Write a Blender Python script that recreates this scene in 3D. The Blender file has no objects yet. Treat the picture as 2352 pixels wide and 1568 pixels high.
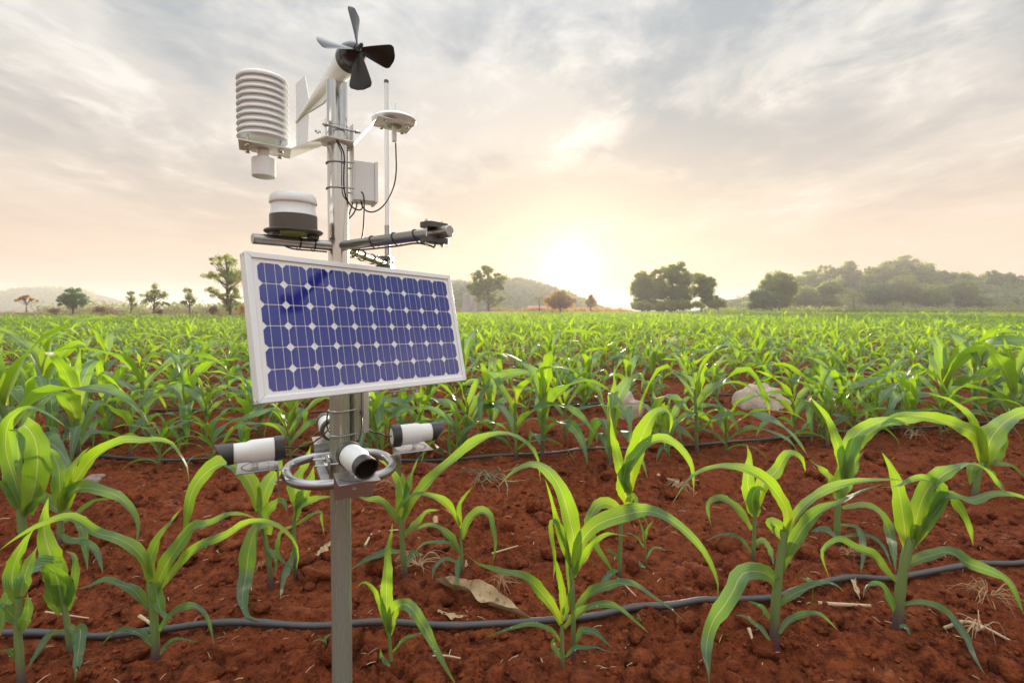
import bpy, bmesh, math, random
import numpy as np
from mathutils import Vector, Matrix

R = math.radians
random.seed(7)
rng = np.random.default_rng(7)
scene = bpy.context.scene
C = scene.collection

# ------------------------------------------------------------------ camera
F_PX, HOR, PITCH = 1150.0, 712.0, R(1.5)      # focal length and horizon on a 2352 x 1568 sheet
SHIFT = (784 - HOR) - F_PX * math.tan(PITCH)
cam_d = bpy.data.cameras.new('camera')
cam = bpy.data.objects.new('camera', cam_d)
C.objects.link(cam)
scene.camera = cam
cam.location = (0, 0, 1.0)
cam.rotation_euler = (R(90) - PITCH, 0, 0)
cam_d.sensor_width = 36
cam_d.lens = 36 * F_PX / 2352
cam_d.shift_y = -SHIFT / 2352
cam_d.clip_start = 0.05
cam_d.clip_end = 9000
cam_d.dof.use_dof = True
cam_d.dof.focus_distance = 1.55
cam_d.dof.aperture_fstop = 5.0

# ------------------------------------------------------------------ sun, sky, exposure
SUN_AZ, SUN_EL = R(6.8), R(4.7)               # right of the view axis, above the horizon
SUN_DIR = Vector((math.sin(SUN_AZ) * math.cos(SUN_EL), math.cos(SUN_AZ) * math.cos(SUN_EL), math.sin(SUN_EL)))
sun_d = bpy.data.lights.new('sun', 'SUN')
sun_d.energy = 5.0
sun_d.angle = R(3.0)
sun_d.color = (1.0, 0.84, 0.66)
sun = bpy.data.objects.new('sun', sun_d)
C.objects.link(sun)
sun.rotation_euler = SUN_DIR.to_track_quat('Z', 'Y').to_euler()

scene.view_settings.view_transform = 'Standard'
scene.view_settings.look = 'None'
scene.view_settings.gamma = 1
scene.view_settings.use_curve_mapping = False
scene.view_settings.exposure = 1.22


class NT:
    """tiny helper around a node tree"""
    def __init__(s, tree):
        s.t = tree
        s.n = tree.nodes
        s.l = tree.links

    def node(s, kind, **kw):
        n = s.n.new(kind)
        for k, v in kw.items():
            if k.startswith('i_'):
                n.inputs[k[2:].replace('_', ' ')].default_value = v
            else:
                setattr(n, k, v)
        return n

    def link(s, a, b):
        s.l.new(a, b)

    def math(s, op, a, b=None, c=None, clamp=False):
        n = s.n.new('ShaderNodeMath')
        n.operation = op
        n.use_clamp = clamp
        for i, v in enumerate((a, b, c)):
            if v is None:
                continue
            if isinstance(v, (int, float)):
                n.inputs[i].default_value = v
            else:
                s.l.new(v, n.inputs[i])
        return n.outputs[0]

    def vmath(s, op, a, b=None):
        n = s.n.new('ShaderNodeVectorMath')
        n.operation = op
        for i, v in enumerate((a, b)):
            if v is None:
                continue
            if isinstance(v, (tuple, list, Vector)):
                n.inputs[i].default_value = tuple(v)
            else:
                s.l.new(v, n.inputs[i])
        return n

    def mix(s, fac, a, b, blend='MIX'):
        n = s.n.new('ShaderNodeMix')
        n.data_type = 'RGBA'
        n.blend_type = blend
        for sock, v in ((n.inputs[0], fac), (n.inputs[6], a), (n.inputs[7], b)):
            if isinstance(v, (int, float)):
                sock.default_value = v
            elif isinstance(v, (tuple, list)):
                sock.default_value = (*v[:3], 1)
            else:
                s.l.new(v, sock)
        return n.outputs[2]

    def ramp(s, fac, stops, interp='LINEAR'):
        n = s.n.new('ShaderNodeValToRGB')
        n.color_ramp.interpolation = interp
        e = n.color_ramp.elements
        while len(e) < len(stops):
            e.new(0.5)
        for el, (p, c) in zip(e, stops):
            el.position = p
            el.color = (*c[:3], 1) if isinstance(c, (tuple, list)) else (c, c, c, 1)
        s.l.new(fac, n.inputs[0])
        return n.outputs[0]

    def smooth(s, x, lo, hi):
        n = s.n.new('ShaderNodeMapRange')
        n.interpolation_type = 'SMOOTHSTEP'
        n.inputs[1].default_value = lo
        n.inputs[2].default_value = hi
        s.l.new(x, n.inputs[0])
        return n.outputs[0]

    def noise(s, vec, scale, detail=4, rough=0.55, dist=0.0, out=0, dims='3D'):
        n = s.n.new('ShaderNodeTexNoise')
        n.noise_dimensions = dims
        n.inputs['Scale'].default_value = scale
        n.inputs['Detail'].default_value = detail
        n.inputs['Roughness'].default_value = rough
        n.inputs['Distortion'].default_value = dist
        if vec is not None:
            s.l.new(vec, n.inputs['Vector'])
        return n.outputs[out]


SKY_STRENGTH = 0.1
SKY_OFF = ((3.7, 1.2, 0.0), (0.4, 7.9, 2.0), (5.1, 2.3, 4.0))
world = bpy.data.worlds.new('World')
scene.world = world
world.use_nodes = True
w = NT(world.node_tree)
w.n.clear()
w_out = w.node('ShaderNodeOutputWorld')
w_bg = w.node('ShaderNodeBackground')
w_bg.inputs['Strength'].default_value = SKY_STRENGTH
w.link(w_bg.outputs[0], w_out.inputs['Surface'])
sky = w.node('ShaderNodeTexSky', sky_type='NISHITA')
sky.sun_disc = False
sky.sun_elevation = SUN_EL
sky.sun_rotation = SUN_AZ
sky.air_density = 1.0
sky.dust_density = 4.0
sky.ozone_density = 1.0
tc = w.node('ShaderNodeTexCoord')
d = w.vmath('NORMALIZE', tc.outputs['Generated']).outputs[0]
sep = w.node('ShaderNodeSeparateXYZ')
w.link(d, sep.inputs[0])
el = w.math('MAXIMUM', sep.outputs[2], 0.0)
# cloud deck seen in perspective: direction divided by its height
inv = w.math('DIVIDE', 1.0, w.math('ADD', el, 0.10))
comb = w.node('ShaderNodeCombineXYZ')
w.link(w.math('MULTIPLY', sep.outputs[0], inv), comb.inputs[0])
w.link(w.math('MULTIPLY', sep.outputs[1], inv), comb.inputs[1])
deck = comb.outputs[0]
# clear haze between the clouds and the milky cloud itself (radiance / SKY_STRENGTH)
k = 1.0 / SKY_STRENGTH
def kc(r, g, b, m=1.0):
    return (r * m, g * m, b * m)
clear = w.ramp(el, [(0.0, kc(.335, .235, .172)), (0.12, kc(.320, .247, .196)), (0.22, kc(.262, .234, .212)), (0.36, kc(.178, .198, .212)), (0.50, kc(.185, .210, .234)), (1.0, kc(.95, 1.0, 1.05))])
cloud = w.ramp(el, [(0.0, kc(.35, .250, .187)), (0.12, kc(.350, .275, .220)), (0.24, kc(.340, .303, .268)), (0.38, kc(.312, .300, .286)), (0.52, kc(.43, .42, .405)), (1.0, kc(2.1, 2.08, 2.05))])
# streaks drift from upper left to lower right: stretch the deck along one direction
rot = w.node('ShaderNodeMapping')
rot.inputs['Rotation'].default_value = (0, 0, R(-32))
rot.inputs['Scale'].default_value = (1.0, .72, 1.0)
w.link(deck, rot.inputs['Vector'])
stk = rot.outputs[0]
n_big = w.noise(w.vmath('ADD', stk, SKY_OFF[0]).outputs[0], 0.55, 3, 0.5, 0.3)
n_mid = w.noise(w.vmath('ADD', stk, SKY_OFF[1]).outputs[0], 1.5, 10, 0.60, 0.35)
n_fin = w.noise(w.vmath('ADD', stk, SKY_OFF[2]).outputs[0], 4.2, 9, 0.62, 0.5)
dens = w.math('ADD', w.math('MULTIPLY', n_big, 0.9), w.math('ADD', w.math('MULTIPLY', n_mid, 0.75), w.math('MULTIPLY', n_fin, 0.30)))
cover = w.smooth(dens, 0.86, 1.10)
base = w.mix(cover, clear, cloud)
# brighter ragged edges where the thin cloud lets the light through
edge = w.math('MULTIPLY', w.smooth(n_mid, 0.49, 0.63), w.smooth(n_fin, 0.40, 0.60))
edge = w.math('MULTIPLY', edge, w.smooth(el, 0.10, 0.26))
edge = w.math('MULTIPLY', edge, w.smooth(n_big, 0.38, 0.55))
base = w.mix(w.math('MULTIPLY', edge, 0.48), base, (.54, .51, .475))
# soft grey undersides
grey = w.math('MULTIPLY', w.smooth(n_mid, 0.50, 0.34), w.smooth(el, 0.08, 0.24))
base = w.mix(w.math('MULTIPLY', grey, 0.13), base, (.25, .245, .24))
# light of the veiled sun
cosang = w.vmath('DOT_PRODUCT', d, tuple(SUN_DIR)).outputs['Value']
cosang = w.math('MAXIMUM', cosang, 0.0)
g1 = w.math('MULTIPLY', w.math('POWER', cosang, 1300.0), 0.40)
g2 = w.math('MULTIPLY', w.math('POWER', cosang, 220.0), 0.09)
g3 = w.math('MULTIPLY', w.math('POWER', cosang, 22.0), 0.035)
glow = w.math('ADD', g1, w.math('ADD', g2, g3))
base = w.mix(1.0, base, w.mix(1.0, (1.0, .93, .84), glow, 'MULTIPLY'), 'ADD')
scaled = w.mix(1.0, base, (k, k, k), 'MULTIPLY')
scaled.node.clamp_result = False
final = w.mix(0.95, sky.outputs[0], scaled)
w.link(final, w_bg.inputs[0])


# ------------------------------------------------------------------ pixel sheet -> place (used while laying the scene out)
_fw = Vector((0, math.cos(PITCH), -math.sin(PITCH)))
_up = Vector((0, math.sin(PITCH), math.cos(PITCH)))
def ray(px, py):
    return Vector((1, 0, 0)) * ((px - 1176) / F_PX) + _up * ((784 - py - SHIFT) / F_PX) + _fw
def P(px, py, Y):
    r = ray(px, py)
    return Vector((0, 0, 1)) + r * (Y / r.y)
def G(px, py, z=0.0):
    r = ray(px, py)
    return Vector((0, 0, 1)) + r * ((z - 1.0) / r.z)


# ------------------------------------------------------------------ numpy noise
def _hash(ix, iy, seed):
    h = (ix.astype(np.int64) * 374761393 + iy.astype(np.int64) * 668265263 + seed * 1442695041) & 0x7fffffff
    h = ((h ^ (h >> 13)) * 1274126177) & 0x7fffffff
    return ((h ^ (h >> 16)) & 0xffff) / 65535.0
def vnoise(x, y, seed=0):
    """gradient noise, about -1..1"""
    xi, yi = np.floor(x), np.floor(y)
    xf, yf = x - xi, y - yi
    u, v = xf * xf * xf * (xf * (xf * 6 - 15) + 10), yf * yf * yf * (yf * (yf * 6 - 15) + 10)
    def gdot(ax, ay):
        a = _hash(xi + ax, yi + ay, seed) * 2 * np.pi
        return np.cos(a) * (xf - ax) + np.sin(a) * (yf - ay)
    n0 = gdot(0, 0) * (1 - u) + gdot(1, 0) * u
    n1 = gdot(0, 1) * (1 - u) + gdot(1, 1) * u
    return (n0 * (1 - v) + n1 * v) * 1.5
def row_bend(x):
    x = np.asarray(x, float)
    x = np.minimum(x, 9.0)
    return np.where(x < 0, 0.0, np.where(x < 1.2, 0.11 * x * x, 0.158 + 0.255 * (x - 1.2)))
def soil_h(x, y, fine=True):
    x, y = np.asarray(x, float), np.asarray(y, float)
    h = 0.030 * vnoise(x / .9, y / .55, 1) + 0.020 * vnoise(x / .33, y / .26, 2)
    h += 0.042 * (np.abs(vnoise(x / .17, y / .14, 3)) - .25)
    if fine:
        m = np.clip(vnoise(x / .6, y / .6, 9) * 1.3 + .6, .25, 1.2)
        h += m * 0.034 * (np.abs(vnoise(x / .075, y / .07, 4)) - .25)
        h += m * 0.022 * (np.abs(vnoise(x / .036, y / .034, 5)) - .25)
        h += 0.011 * np.abs(vnoise(x / .017, y / .017, 6))
    return h
def sh(x, y):
    return float(soil_h(np.array([x]), np.array([y]), False)[0])


# ------------------------------------------------------------------ object helpers
def tag(o, label=None, cat=None, group=None, kind=None):
    if label: o['label'] = label
    if cat: o['category'] = cat
    if group: o['group'] = group
    if kind: o['kind'] = kind
    return o
def empty(name, loc, rz=0.0):
    o = bpy.data.objects.new(name, None)
    o.empty_display_size = 0.05
    o.location = loc
    o.rotation_euler = (0, 0, rz)
    C.objects.link(o)
    return o
def link_mesh(name, me, mat, parent=None):
    o = bpy.data.objects.new(name, me)
    if mat is not None and len(me.materials) == 0:
        for m_ in (mat if isinstance(mat, (list, tuple)) else [mat]):
            me.materials.append(m_)
    C.objects.link(o)
    if parent is not None:
        o.parent = parent
        if parent.type == 'EMPTY':
            o.matrix_parent_inverse = Matrix.LocRotScale(parent.location, parent.rotation_euler, parent.scale).inverted()
    return o
def np_mesh(name, V, Fq, uv=None, tint=None, smooth=True, mat_idx=None, old=None):
    """V (n,3), Fq (m,k) with one k for all faces; uv per vertex (n,2)"""
    me = bpy.data.meshes.new(name)
    V = np.ascontiguousarray(V, np.float32)
    Fq = np.ascontiguousarray(Fq, np.int32)
    n, (m, kk) = len(V), Fq.shape
    me.vertices.add(n)
    me.vertices.foreach_set('co', V.ravel())
    me.loops.add(m * kk)
    me.loops.foreach_set('vertex_index', Fq.ravel())
    me.polygons.add(m)
    me.polygons.foreach_set('loop_start', np.arange(0, m * kk, kk, dtype=np.int32))
    me.polygons.foreach_set('loop_total', np.full(m, kk, np.int32))
    me.polygons.foreach_set('use_smooth', np.full(m, smooth))
    if mat_idx is not None:
        me.polygons.foreach_set('material_index', np.ascontiguousarray(mat_idx, np.int32))
    if uv is not None:
        l = me.uv_layers.new(name='UVMap')
        l.data.foreach_set('uv', np.ascontiguousarray(np.asarray(uv, np.float32)[Fq.ravel()]).ravel())
    if tint is not None:
        a = me.attributes.new('tint', 'FLOAT', 'POINT')
        a.data.foreach_set('value', np.ascontiguousarray(tint, np.float32))
    if old is not None:
        a = me.attributes.new('old', 'FLOAT', 'POINT')
        a.data.foreach_set('value', np.full(n, old, np.float32) if np.isscalar(old) else np.ascontiguousarray(old, np.float32))
    me.update(calc_edges=True)
    me.validate()
    return me


class MB:
    """collects primitive shapes, then links them as one mesh object"""
    def __init__(s):
        s.v, s.f, s.m = [], [], []
        s.mi = 0
    def add(s, verts, faces, M=None):
        b = len(s.v)
        for p in verts:
            p = Vector(p)
            s.v.append(M @ p if M is not None else p)
        for f in faces:
            s.f.append([b + i for i in f])
            s.m.append(s.mi)
        return s
    def bm(s, bm, M=None):
        bm.verts.ensure_lookup_table()
        bm.verts.index_update()
        s.add([v.co.copy() for v in bm.verts], [[v.index for v in f.verts] for f in bm.faces], M)
        bm.free()
        return s
    def box(s, size, M=None, bev=0.0, seg=2):
        bm = bmesh.new()
        bmesh.ops.create_cube(bm, size=1.0)
        for v in bm.verts:
            v.co = Vector((v.co.x * size[0], v.co.y * size[1], v.co.z * size[2]))
        if bev > 0:
            bmesh.ops.bevel(bm, geom=list(bm.edges), offset=bev, segments=seg, affect='EDGES', profile=0.6)
        return s.bm(bm, M)
    def tube(s, pts, r, seg=12, caps=True, flat=1.0):
        pts = [Vector(p) for p in pts]
        n = len(pts)
        rr = r if isinstance(r, (list, tuple)) else [r] * n
        prev = None
        rings = []
        for i in range(n):
            t = (pts[min(i + 1, n - 1)] - pts[max(i - 1, 0)]).normalized()
            if prev is None:
                a = Vector((0, 0, 1)) if abs(t.z) < 0.9 else Vector((1, 0, 0))
                u = t.cross(a).normalized()
            else:
                u = (prev - t * prev.dot(t)).normalized()
            prev = u
            v = t.cross(u)
            rings.append([pts[i] + (u * math.cos(2 * math.pi * j / seg) + v * math.sin(2 * math.pi * j / seg) * flat) * rr[i] for j in range(seg)])
        V = [p for ring in rings for p in ring]
        Fc = [[i * seg + j, i * seg + (j + 1) % seg, (i + 1) * seg + (j + 1) % seg, (i + 1) * seg + j] for i in range(n - 1) for j in range(seg)]
        if caps:
            Fc.append(list(range(seg))[::-1])
            Fc.append([(n - 1) * seg + j for j in range(seg)])
        return s.add(V, Fc)
    def lathe(s, prof, M=None, seg=40, cap0=True, cap1=True):
        """prof: list of (radius, height) about local Z"""
        V = [(r * math.cos(2 * math.pi * j / seg), r * math.sin(2 * math.pi * j / seg), z) for r, z in prof for j in range(seg)]
        n = len(prof)
        Fc = [[i * seg + j, i * seg + (j + 1) % seg, (i + 1) * seg + (j + 1) % seg, (i + 1) * seg + j] for i in range(n - 1) for j in range(seg)]
        if cap0: Fc.append(list(range(seg))[::-1])
        if cap1: Fc.append([(n - 1) * seg + j for j in range(seg)])
        return s.add(V, Fc, M)
    def prism(s, poly, z0, z1, M=None):
        n = len(poly)
        V = [(x, y, z0) for x, y in poly] + [(x, y, z1) for x, y in poly]
        Fc = [list(range(n))[::-1], [n + i for i in range(n)]] + [[i, (i + 1) % n, n + (i + 1) % n, n + i] for i in range(n)]
        return s.add(V, Fc, M)
    def build(s, name, mat, parent=None, sharp=35, smooth=True):
        me = bpy.data.meshes.new(name)
        me.from_pydata([tuple(v) for v in s.v], [], s.f)
        if any(s.m):
            me.polygons.foreach_set('material_index', s.m)
        bm = bmesh.new(); bm.from_mesh(me)
        bmesh.ops.recalc_face_normals(bm, faces=bm.faces)
        bm.to_mesh(me); bm.free()
        if smooth:
            me.shade_smooth()
            me.set_sharp_from_angle(angle=R(sharp))
        me.update()
        return link_mesh(name, me, mat, parent)

def frame(o, x, y, z):
    M = Matrix.Identity(4)
    for i, a in enumerate((x, y, z)):
        for j in range(3):
            M[j][i] = a[j]
    for j in range(3):
        M[j][3] = o[j]
    return M
def axis_frame(o, z):
    z = Vector(z).normalized()
    a = Vector((0, 0, 1)) if abs(z.z) < 0.95 else Vector((1, 0, 0))
    x = a.cross(z).normalized()
    return frame(o, x, z.cross(x), z)
def catmull(pts, n):
    pts = [Vector(p) for p in pts]
    if len(pts) == 2:
        return [pts[0].lerp(pts[1], i / (n - 1)) for i in range(n)]
    q = [pts[0] * 2 - pts[1]] + pts + [pts[-1] * 2 - pts[-2]]
    dense = []
    for i in range(1, len(q) - 2):
        p0, p1, p2, p3 = q[i - 1:i + 3]
        for j in range(16):
            t = j / 16
            dense.append(0.5 * ((2 * p1) + (-p0 + p2) * t + (2 * p0 - 5 * p1 + 4 * p2 - p3) * t * t + (-p0 + 3 * p1 - 3 * p2 + p3) * t ** 3))
    dense.append(pts[-1])
    L = [0.0]
    for a, b in zip(dense, dense[1:]):
        L.append(L[-1] + (b - a).length)
    out, k_ = [], 0
    for i in range(n):
        s_ = L[-1] * i / (n - 1)
        while k_ < len(L) - 2 and L[k_ + 1] < s_:
            k_ += 1
        f = (s_ - L[k_]) / max(L[k_ + 1] - L[k_], 1e-9)
        out.append(dense[k_].lerp(dense[k_ + 1], min(max(f, 0), 1)))
    return out

# ------------------------------------------------------------------ materials
MATS = {}
def new_mat(name):
    m = bpy.data.materials.new(name)
    m.use_nodes = True
    t = NT(m.node_tree)
    t.n.clear()
    out = t.node('ShaderNodeOutputMaterial')
    MATS[name] = m
    return m, t, out
def principled(t, out, base, rough=.5, metal=0.0, spec=.5, coat=0.0, bump=None, bump_strength=.3, bump_dist=.002):
    b = t.node('ShaderNodeBsdfPrincipled')
    if isinstance(base, (tuple, list)):
        b.inputs['Base Color'].default_value = (*base[:3], 1)
    else:
        t.link(base, b.inputs['Base Color'])
    if isinstance(rough, (int, float)):
        b.inputs['Roughness'].default_value = rough
    else:
        t.link(rough, b.inputs['Roughness'])
    b.inputs['Metallic'].default_value = metal
    b.inputs['Specular IOR Level'].default_value = spec
    b.inputs['Coat Weight'].default_value = coat
    if bump is not None:
        bn = t.node('ShaderNodeBump')
        bn.inputs['Strength'].default_value = bump_strength
        bn.inputs['Distance'].default_value = bump_dist
        t.link(bump, bn.inputs['Height'])
        t.link(bn.outputs[0], b.inputs['Normal'])
    t.link(b.outputs[0], out.inputs['Surface'])
    return b
def objcoord(t):
    return t.node('ShaderNodeTexCoord').outputs['Object']
def simple(name, base, rough=.5, metal=0.0, spec=.5, coat=0.0, wear=.12, scale=30.0):
    """plain surface with a little uneven colour and gloss"""
    m, t, out = new_mat(name)
    g = t.node('ShaderNodeNewGeometry').outputs['Position']
    n = t.noise(g, scale, 5, .6)
    n2 = t.noise(g, scale * 6, 3, .6)
    col = t.mix(n, [c * (1 - wear) for c in base], [min(c * (1 + wear), 1) for c in base])
    rg = t.math('ADD', rough - .06, t.math('MULTIPLY', n2, .14))
    principled(t, out, col, rg, metal, spec, coat, n2, .04, .0005)
    return m

def metal(name, base, rough, met, lo, hi, streak):
    """drawn tube: smooth, with faint streaks along its length"""
    m, t, out = new_mat(name)
    g = t.node('ShaderNodeNewGeometry').outputs['Position']
    n = t.noise(t.vmath('MULTIPLY', g, streak).outputs[0], 1.0, 4, .55)
    col = t.mix(n, [c * lo for c in base], [c * hi for c in base])
    rg = t.math('ADD', rough - .04, t.math('MULTIPLY', n, .08))
    principled(t, out, col, rg, met, .5)
metal('steel', (.64, .64, .63), .20, 1.0, .985, 1.015, (160, 160, 6))
metal('mast_reflect_grey', (.34, .37, .31), .27, .40, .97, 1.03, (160, 160, 6))  # mirrored field painted into the lower mast's colour; the junction box shares it
metal('steel_arm', (.36, .355, .34), .30, .95, .93, 1.07, (60, 60, 160))
metal('galvanised', (.40, .405, .42), .30, .90, .98, 1.02, (20, 20, 20))
metal('bolt', (.60, .60, .60), .25, .95, .95, 1.05, (50, 50, 50))
simple('white_plastic', (.83, .86, .86), .28, 0, .5, .25, wear=.025, scale=25)
simple('white_paint', (.81, .84, .84), .38, 0, .5, wear=.03, scale=25)
simple('box_grey', (.40, .41, .38), .4, 0, .5, wear=.04)
simple('camera_grey', (.72, .74, .73), .35, 0, .5, wear=.03)
simple('dark_plastic', (.030, .030, .031), .38, 0, .5, wear=.1)
simple('prop_plastic', (.022, .022, .022), .30, 0, .5, .2, wear=.08)
simple('band_metal', (.12, .115, .105), .34, .85, wear=.06)
simple('clamp_dark', (.10, .098, .092), .42, .35, wear=.08)
simple('cable', (.012, .012, .012), .45, 0, .5, wear=.2)
simple('frame_alu', (.80, .82, .82), .36, .0, .5, wear=.03)
simple('backsheet', (.80, .80, .80), .12, 0, .5, .6, wear=.01)
simple('lens_glass', (.010, .012, .008), .22, 0, .15, wear=.1)
simple('concrete', (.46, .43, .40), .85, wear=.15, scale=2.0)
simple('roof_pink', (.50, .20, .15), .8, wear=.15, scale=2.0)
simple('hay', (.22, .14, .08), .95, wear=.4, scale=4.0)
simple('bark', (.10, .075, .055), .9, wear=.35, scale=3.0)
simple('dry_root', (.40, .22, .11), .85, wear=.35, scale=40)
simple('straw', (.50, .36, .22), .8, wear=.35, scale=60)
simple('wilted', (.21, .23, .12), .7, wear=.35, scale=40)
simple('grey_wall', (.30, .29, .28), .9, wear=.15, scale=2.0)

def cell_mat():
    m, t, out = new_mat('solar_cell')
    g = t.node('ShaderNodeNewGeometry').outputs['Position']
    col = t.mix(t.noise(g, 6, 2, .5), (.008, .014, .20), (.011, .020, .26))
    b = principled(t, out, col, .10, 0.0, 1.0, 0.0)
    b.inputs['IOR'].default_value = 1.62
    b.inputs['Specular Tint'].default_value = (.86, .88, 1.0, 1)
    return m
cell_mat()

def soil_mat(name='red_soil', gain=1.0):
    m, t, out = new_mat(name)
    g = t.node('ShaderNodeNewGeometry').outputs['Position']
    n1 = t.noise(g, 2.2, 4, .6)
    n2 = t.noise(g, 26, 6, .68)
    n3 = t.noise(g, 150, 5, .7)
    c = t.mix(t.smooth(n2, .30, .70), [x * gain for x in (.060, .011, .004)], [x * gain for x in (.275, .068, .021)])
    c = t.mix(t.math('MULTIPLY', t.smooth(n1, .42, .66), .6), c, [x * gain for x in (.19, .044, .014)])
    c = t.mix(t.smooth(n3, .60, .74), c, (.30, .095, .042))
    c = t.mix(t.smooth(n3, .44, .30), c, (.055, .011, .005))
    vor = t.node('ShaderNodeTexVoronoi')
    vor.inputs['Scale'].default_value = 90
    t.link(g, vor.inputs['Vector'])
    h = t.math('ADD', t.math('MULTIPLY', n2, 1.0), t.math('ADD', t.math('MULTIPLY', n3, .5), t.math('MULTIPLY', vor.outputs['Distance'], -.45)))
    principled(t, out, c, .93, 0, .15, 0, h, 1.0, .016)
    return m
soil_mat()
soil_mat('crumb_soil', 1.25)

def hose_mat():
    m, t, out = new_mat('hose')
    g = t.node('ShaderNodeNewGeometry').outputs['Position']
    n = t.noise(g, 18, 6, .65)
    n2 = t.noise(g, 90, 4, .6)
    c = t.mix(n2, (.030, .030, .031), (.058, .058, .060))
    c = t.mix(t.smooth(n, .55, .72), c, (.12, .045, .025))
    principled(t, out, c, .42, 0, .5, 0, n, .15, .004)
    return m
hose_mat()

def leaf_mat(name, top, under, glowc, vein=1.0, gloss=.36, trans=.5, holes=False):
    """corn leaf: veins along the blade, pale midrib, light shining through"""
    m, t, out = new_mat(name)
    uv = t.node('ShaderNodeUVMap', uv_map='UVMap')
    s = t.node('ShaderNodeSeparateXYZ')
    t.link(uv.outputs[0], s.inputs[0])
    u, v = s.outputs[0], s.outputs[1]
    oi = t.node('ShaderNodeObjectInfo').outputs['Random']
    at = t.node('ShaderNodeAttribute', attribute_name='tint').outputs['Fac']
    rnd = t.math('FRACT', t.math('ADD', oi, at))
    g = t.node('ShaderNodeNewGeometry')
    stripe = t.math('MULTIPLY_ADD', t.math('SINE', t.math('MULTIPLY', u, 50.0)), .5, .5)
    fib = t.noise(t.vmath('MULTIPLY', uv.outputs[0], (60, 2.5, 1)).outputs[0], 1.0, 3, .6)
    mid = t.smooth(t.math('ABSOLUTE', t.math('SUBTRACT', u, .5)), .045, .012)
    young = t.smooth(v, .34, .02)                      # the base of a blade is paler and yellower
    c = t.mix(t.math('MULTIPLY', t.math('ADD', stripe, fib), .5 * vein), [x * .55 for x in top], [x * 1.45 for x in top])
    c = t.mix(t.smooth(rnd, .55, 1.0), c, under)
    old = t.node('ShaderNodeAttribute', attribute_name='old').outputs['Fac']   # lower leaves are older and bluer
    c = t.mix(old, c, (.050, .128, .062))
    c = t.mix(t.math('MULTIPLY', young, .45), c, (.20, .30, .035))
    c = t.mix(t.math('MULTIPLY', mid, .8), c, (.34, .42, .20))
    spots = t.noise(g.outputs['Position'], 55, 4, .7)
    c = t.mix(t.math('MULTIPLY', t.smooth(spots, .66, .74), .7), c, (.34, .34, .08))
    tip = t.math('MULTIPLY', t.smooth(v, .90, 1.0), t.smooth(rnd, .35, .55))
    c = t.mix(tip, c, (.30, .20, .06))
    b = t.node('ShaderNodeBsdfPrincipled')
    t.link(c, b.inputs['Base Color'])
    rg = t.math('ADD', gloss, t.math('MULTIPLY', fib, .18))
    t.link(rg, b.inputs['Roughness'])
    b.inputs['Specular IOR Level'].default_value = 1.0
    bn = t.node('ShaderNodeBump')
    bn.inputs['Strength'].default_value = .6
    bn.inputs['Distance'].default_value = .0022
    t.link(t.math('ADD', stripe, t.math('MULTIPLY', spots, 1.5)), bn.inputs['Height'])
    t.link(bn.outputs[0], b.inputs['Normal'])
    tr = t.node('ShaderNodeBsdfTranslucent')
    gc = t.mix(t.math('MULTIPLY', young, .7), glowc, (.62, .66, .03))
    gc = t.mix(t.math('MULTIPLY', old, .85), gc, (.15, .36, .06))
    gc = t.mix(t.math('MULTIPLY', stripe, .5 * vein), gc, [x * .7 for x in glowc])
    gc = t.mix(t.math('MULTIPLY', mid, .6), gc, (.60, .66, .22))
    gc = t.mix(tip, gc, (.5, .3, .06))
    t.link(gc, tr.inputs['Color'])
    mx = t.node('ShaderNodeMixShader')
    mx.inputs[0].default_value = trans
    t.link(b.outputs[0], mx.inputs[1])
    t.link(tr.outputs[0], mx.inputs[2])
    if holes:                                         # insect bites
        vo = t.node('ShaderNodeTexVoronoi')
        vo.inputs['Scale'].default_value = 70
        t.link(g.outputs['Position'], vo.inputs['Vector'])
        zone = t.smooth(t.noise(g.outputs['Position'], 7, 2, .5), .60, .64)
        hole = t.math('MULTIPLY', t.math('LESS_THAN', vo.outputs['Distance'], .30), zone)
        hole = t.math('MULTIPLY', hole, t.math('GREATER_THAN', rnd, .68))
        tp = t.node('ShaderNodeBsdfTransparent')
        mh = t.node('ShaderNodeMixShader')
        t.link(t.math('GREATER_THAN', hole, .5), mh.inputs[0])
        t.link(mx.outputs[0], mh.inputs[1])
        t.link(tp.outputs[0], mh.inputs[2])
        mx = mh
    t.link(mx.outputs[0], out.inputs['Surface'])
    return m
leaf_mat('corn_leaf', (.064, .172, .024), (.075, .175, .085), (.40, .66, .014), gloss=.36, trans=.43)
leaf_mat('field_leaf', (.095, .23, .032), (.095, .20, .085), (.44, .68, .022), vein=.5, gloss=.48, trans=.52)

def foliage_mat(name, a, b_, glowc, trans=.35):
    m, t, out = new_mat(name)
    g = t.node('ShaderNodeNewGeometry').outputs['Position']
    at = t.node('ShaderNodeAttribute', attribute_name='tint').outputs['Fac']
    n = t.noise(g, .6, 3, .6)
    c = t.mix(t.math('MULTIPLY', t.math('ADD', n, at), .5), a, b_)
    b = t.node('ShaderNodeBsdfPrincipled')
    t.link(c, b.inputs['Base Color'])
    b.inputs['Roughness'].default_value = .6
    tr = t.node('ShaderNodeBsdfTranslucent')
    tr.inputs['Color'].default_value = (*glowc, 1)
    mx = t.node('ShaderNodeMixShader')
    mx.inputs[0].default_value = trans
    t.link(b.outputs[0], mx.inputs[1])
    t.link(tr.outputs[0], mx.inputs[2])
    t.link(mx.outputs[0], out.inputs['Surface'])
    return m
foliage_mat('tree_leaf', (.075, .120, .022), (.14, .19, .040), (.40, .48, .05), .5)
foliage_mat('tree_dark', (.035, .085, .030), (.08, .15, .05), (.18, .32, .07), .4)
foliage_mat('tree_warm', (.13, .10, .016), (.22, .16, .03), (.70, .40, .04), .5)
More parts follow.
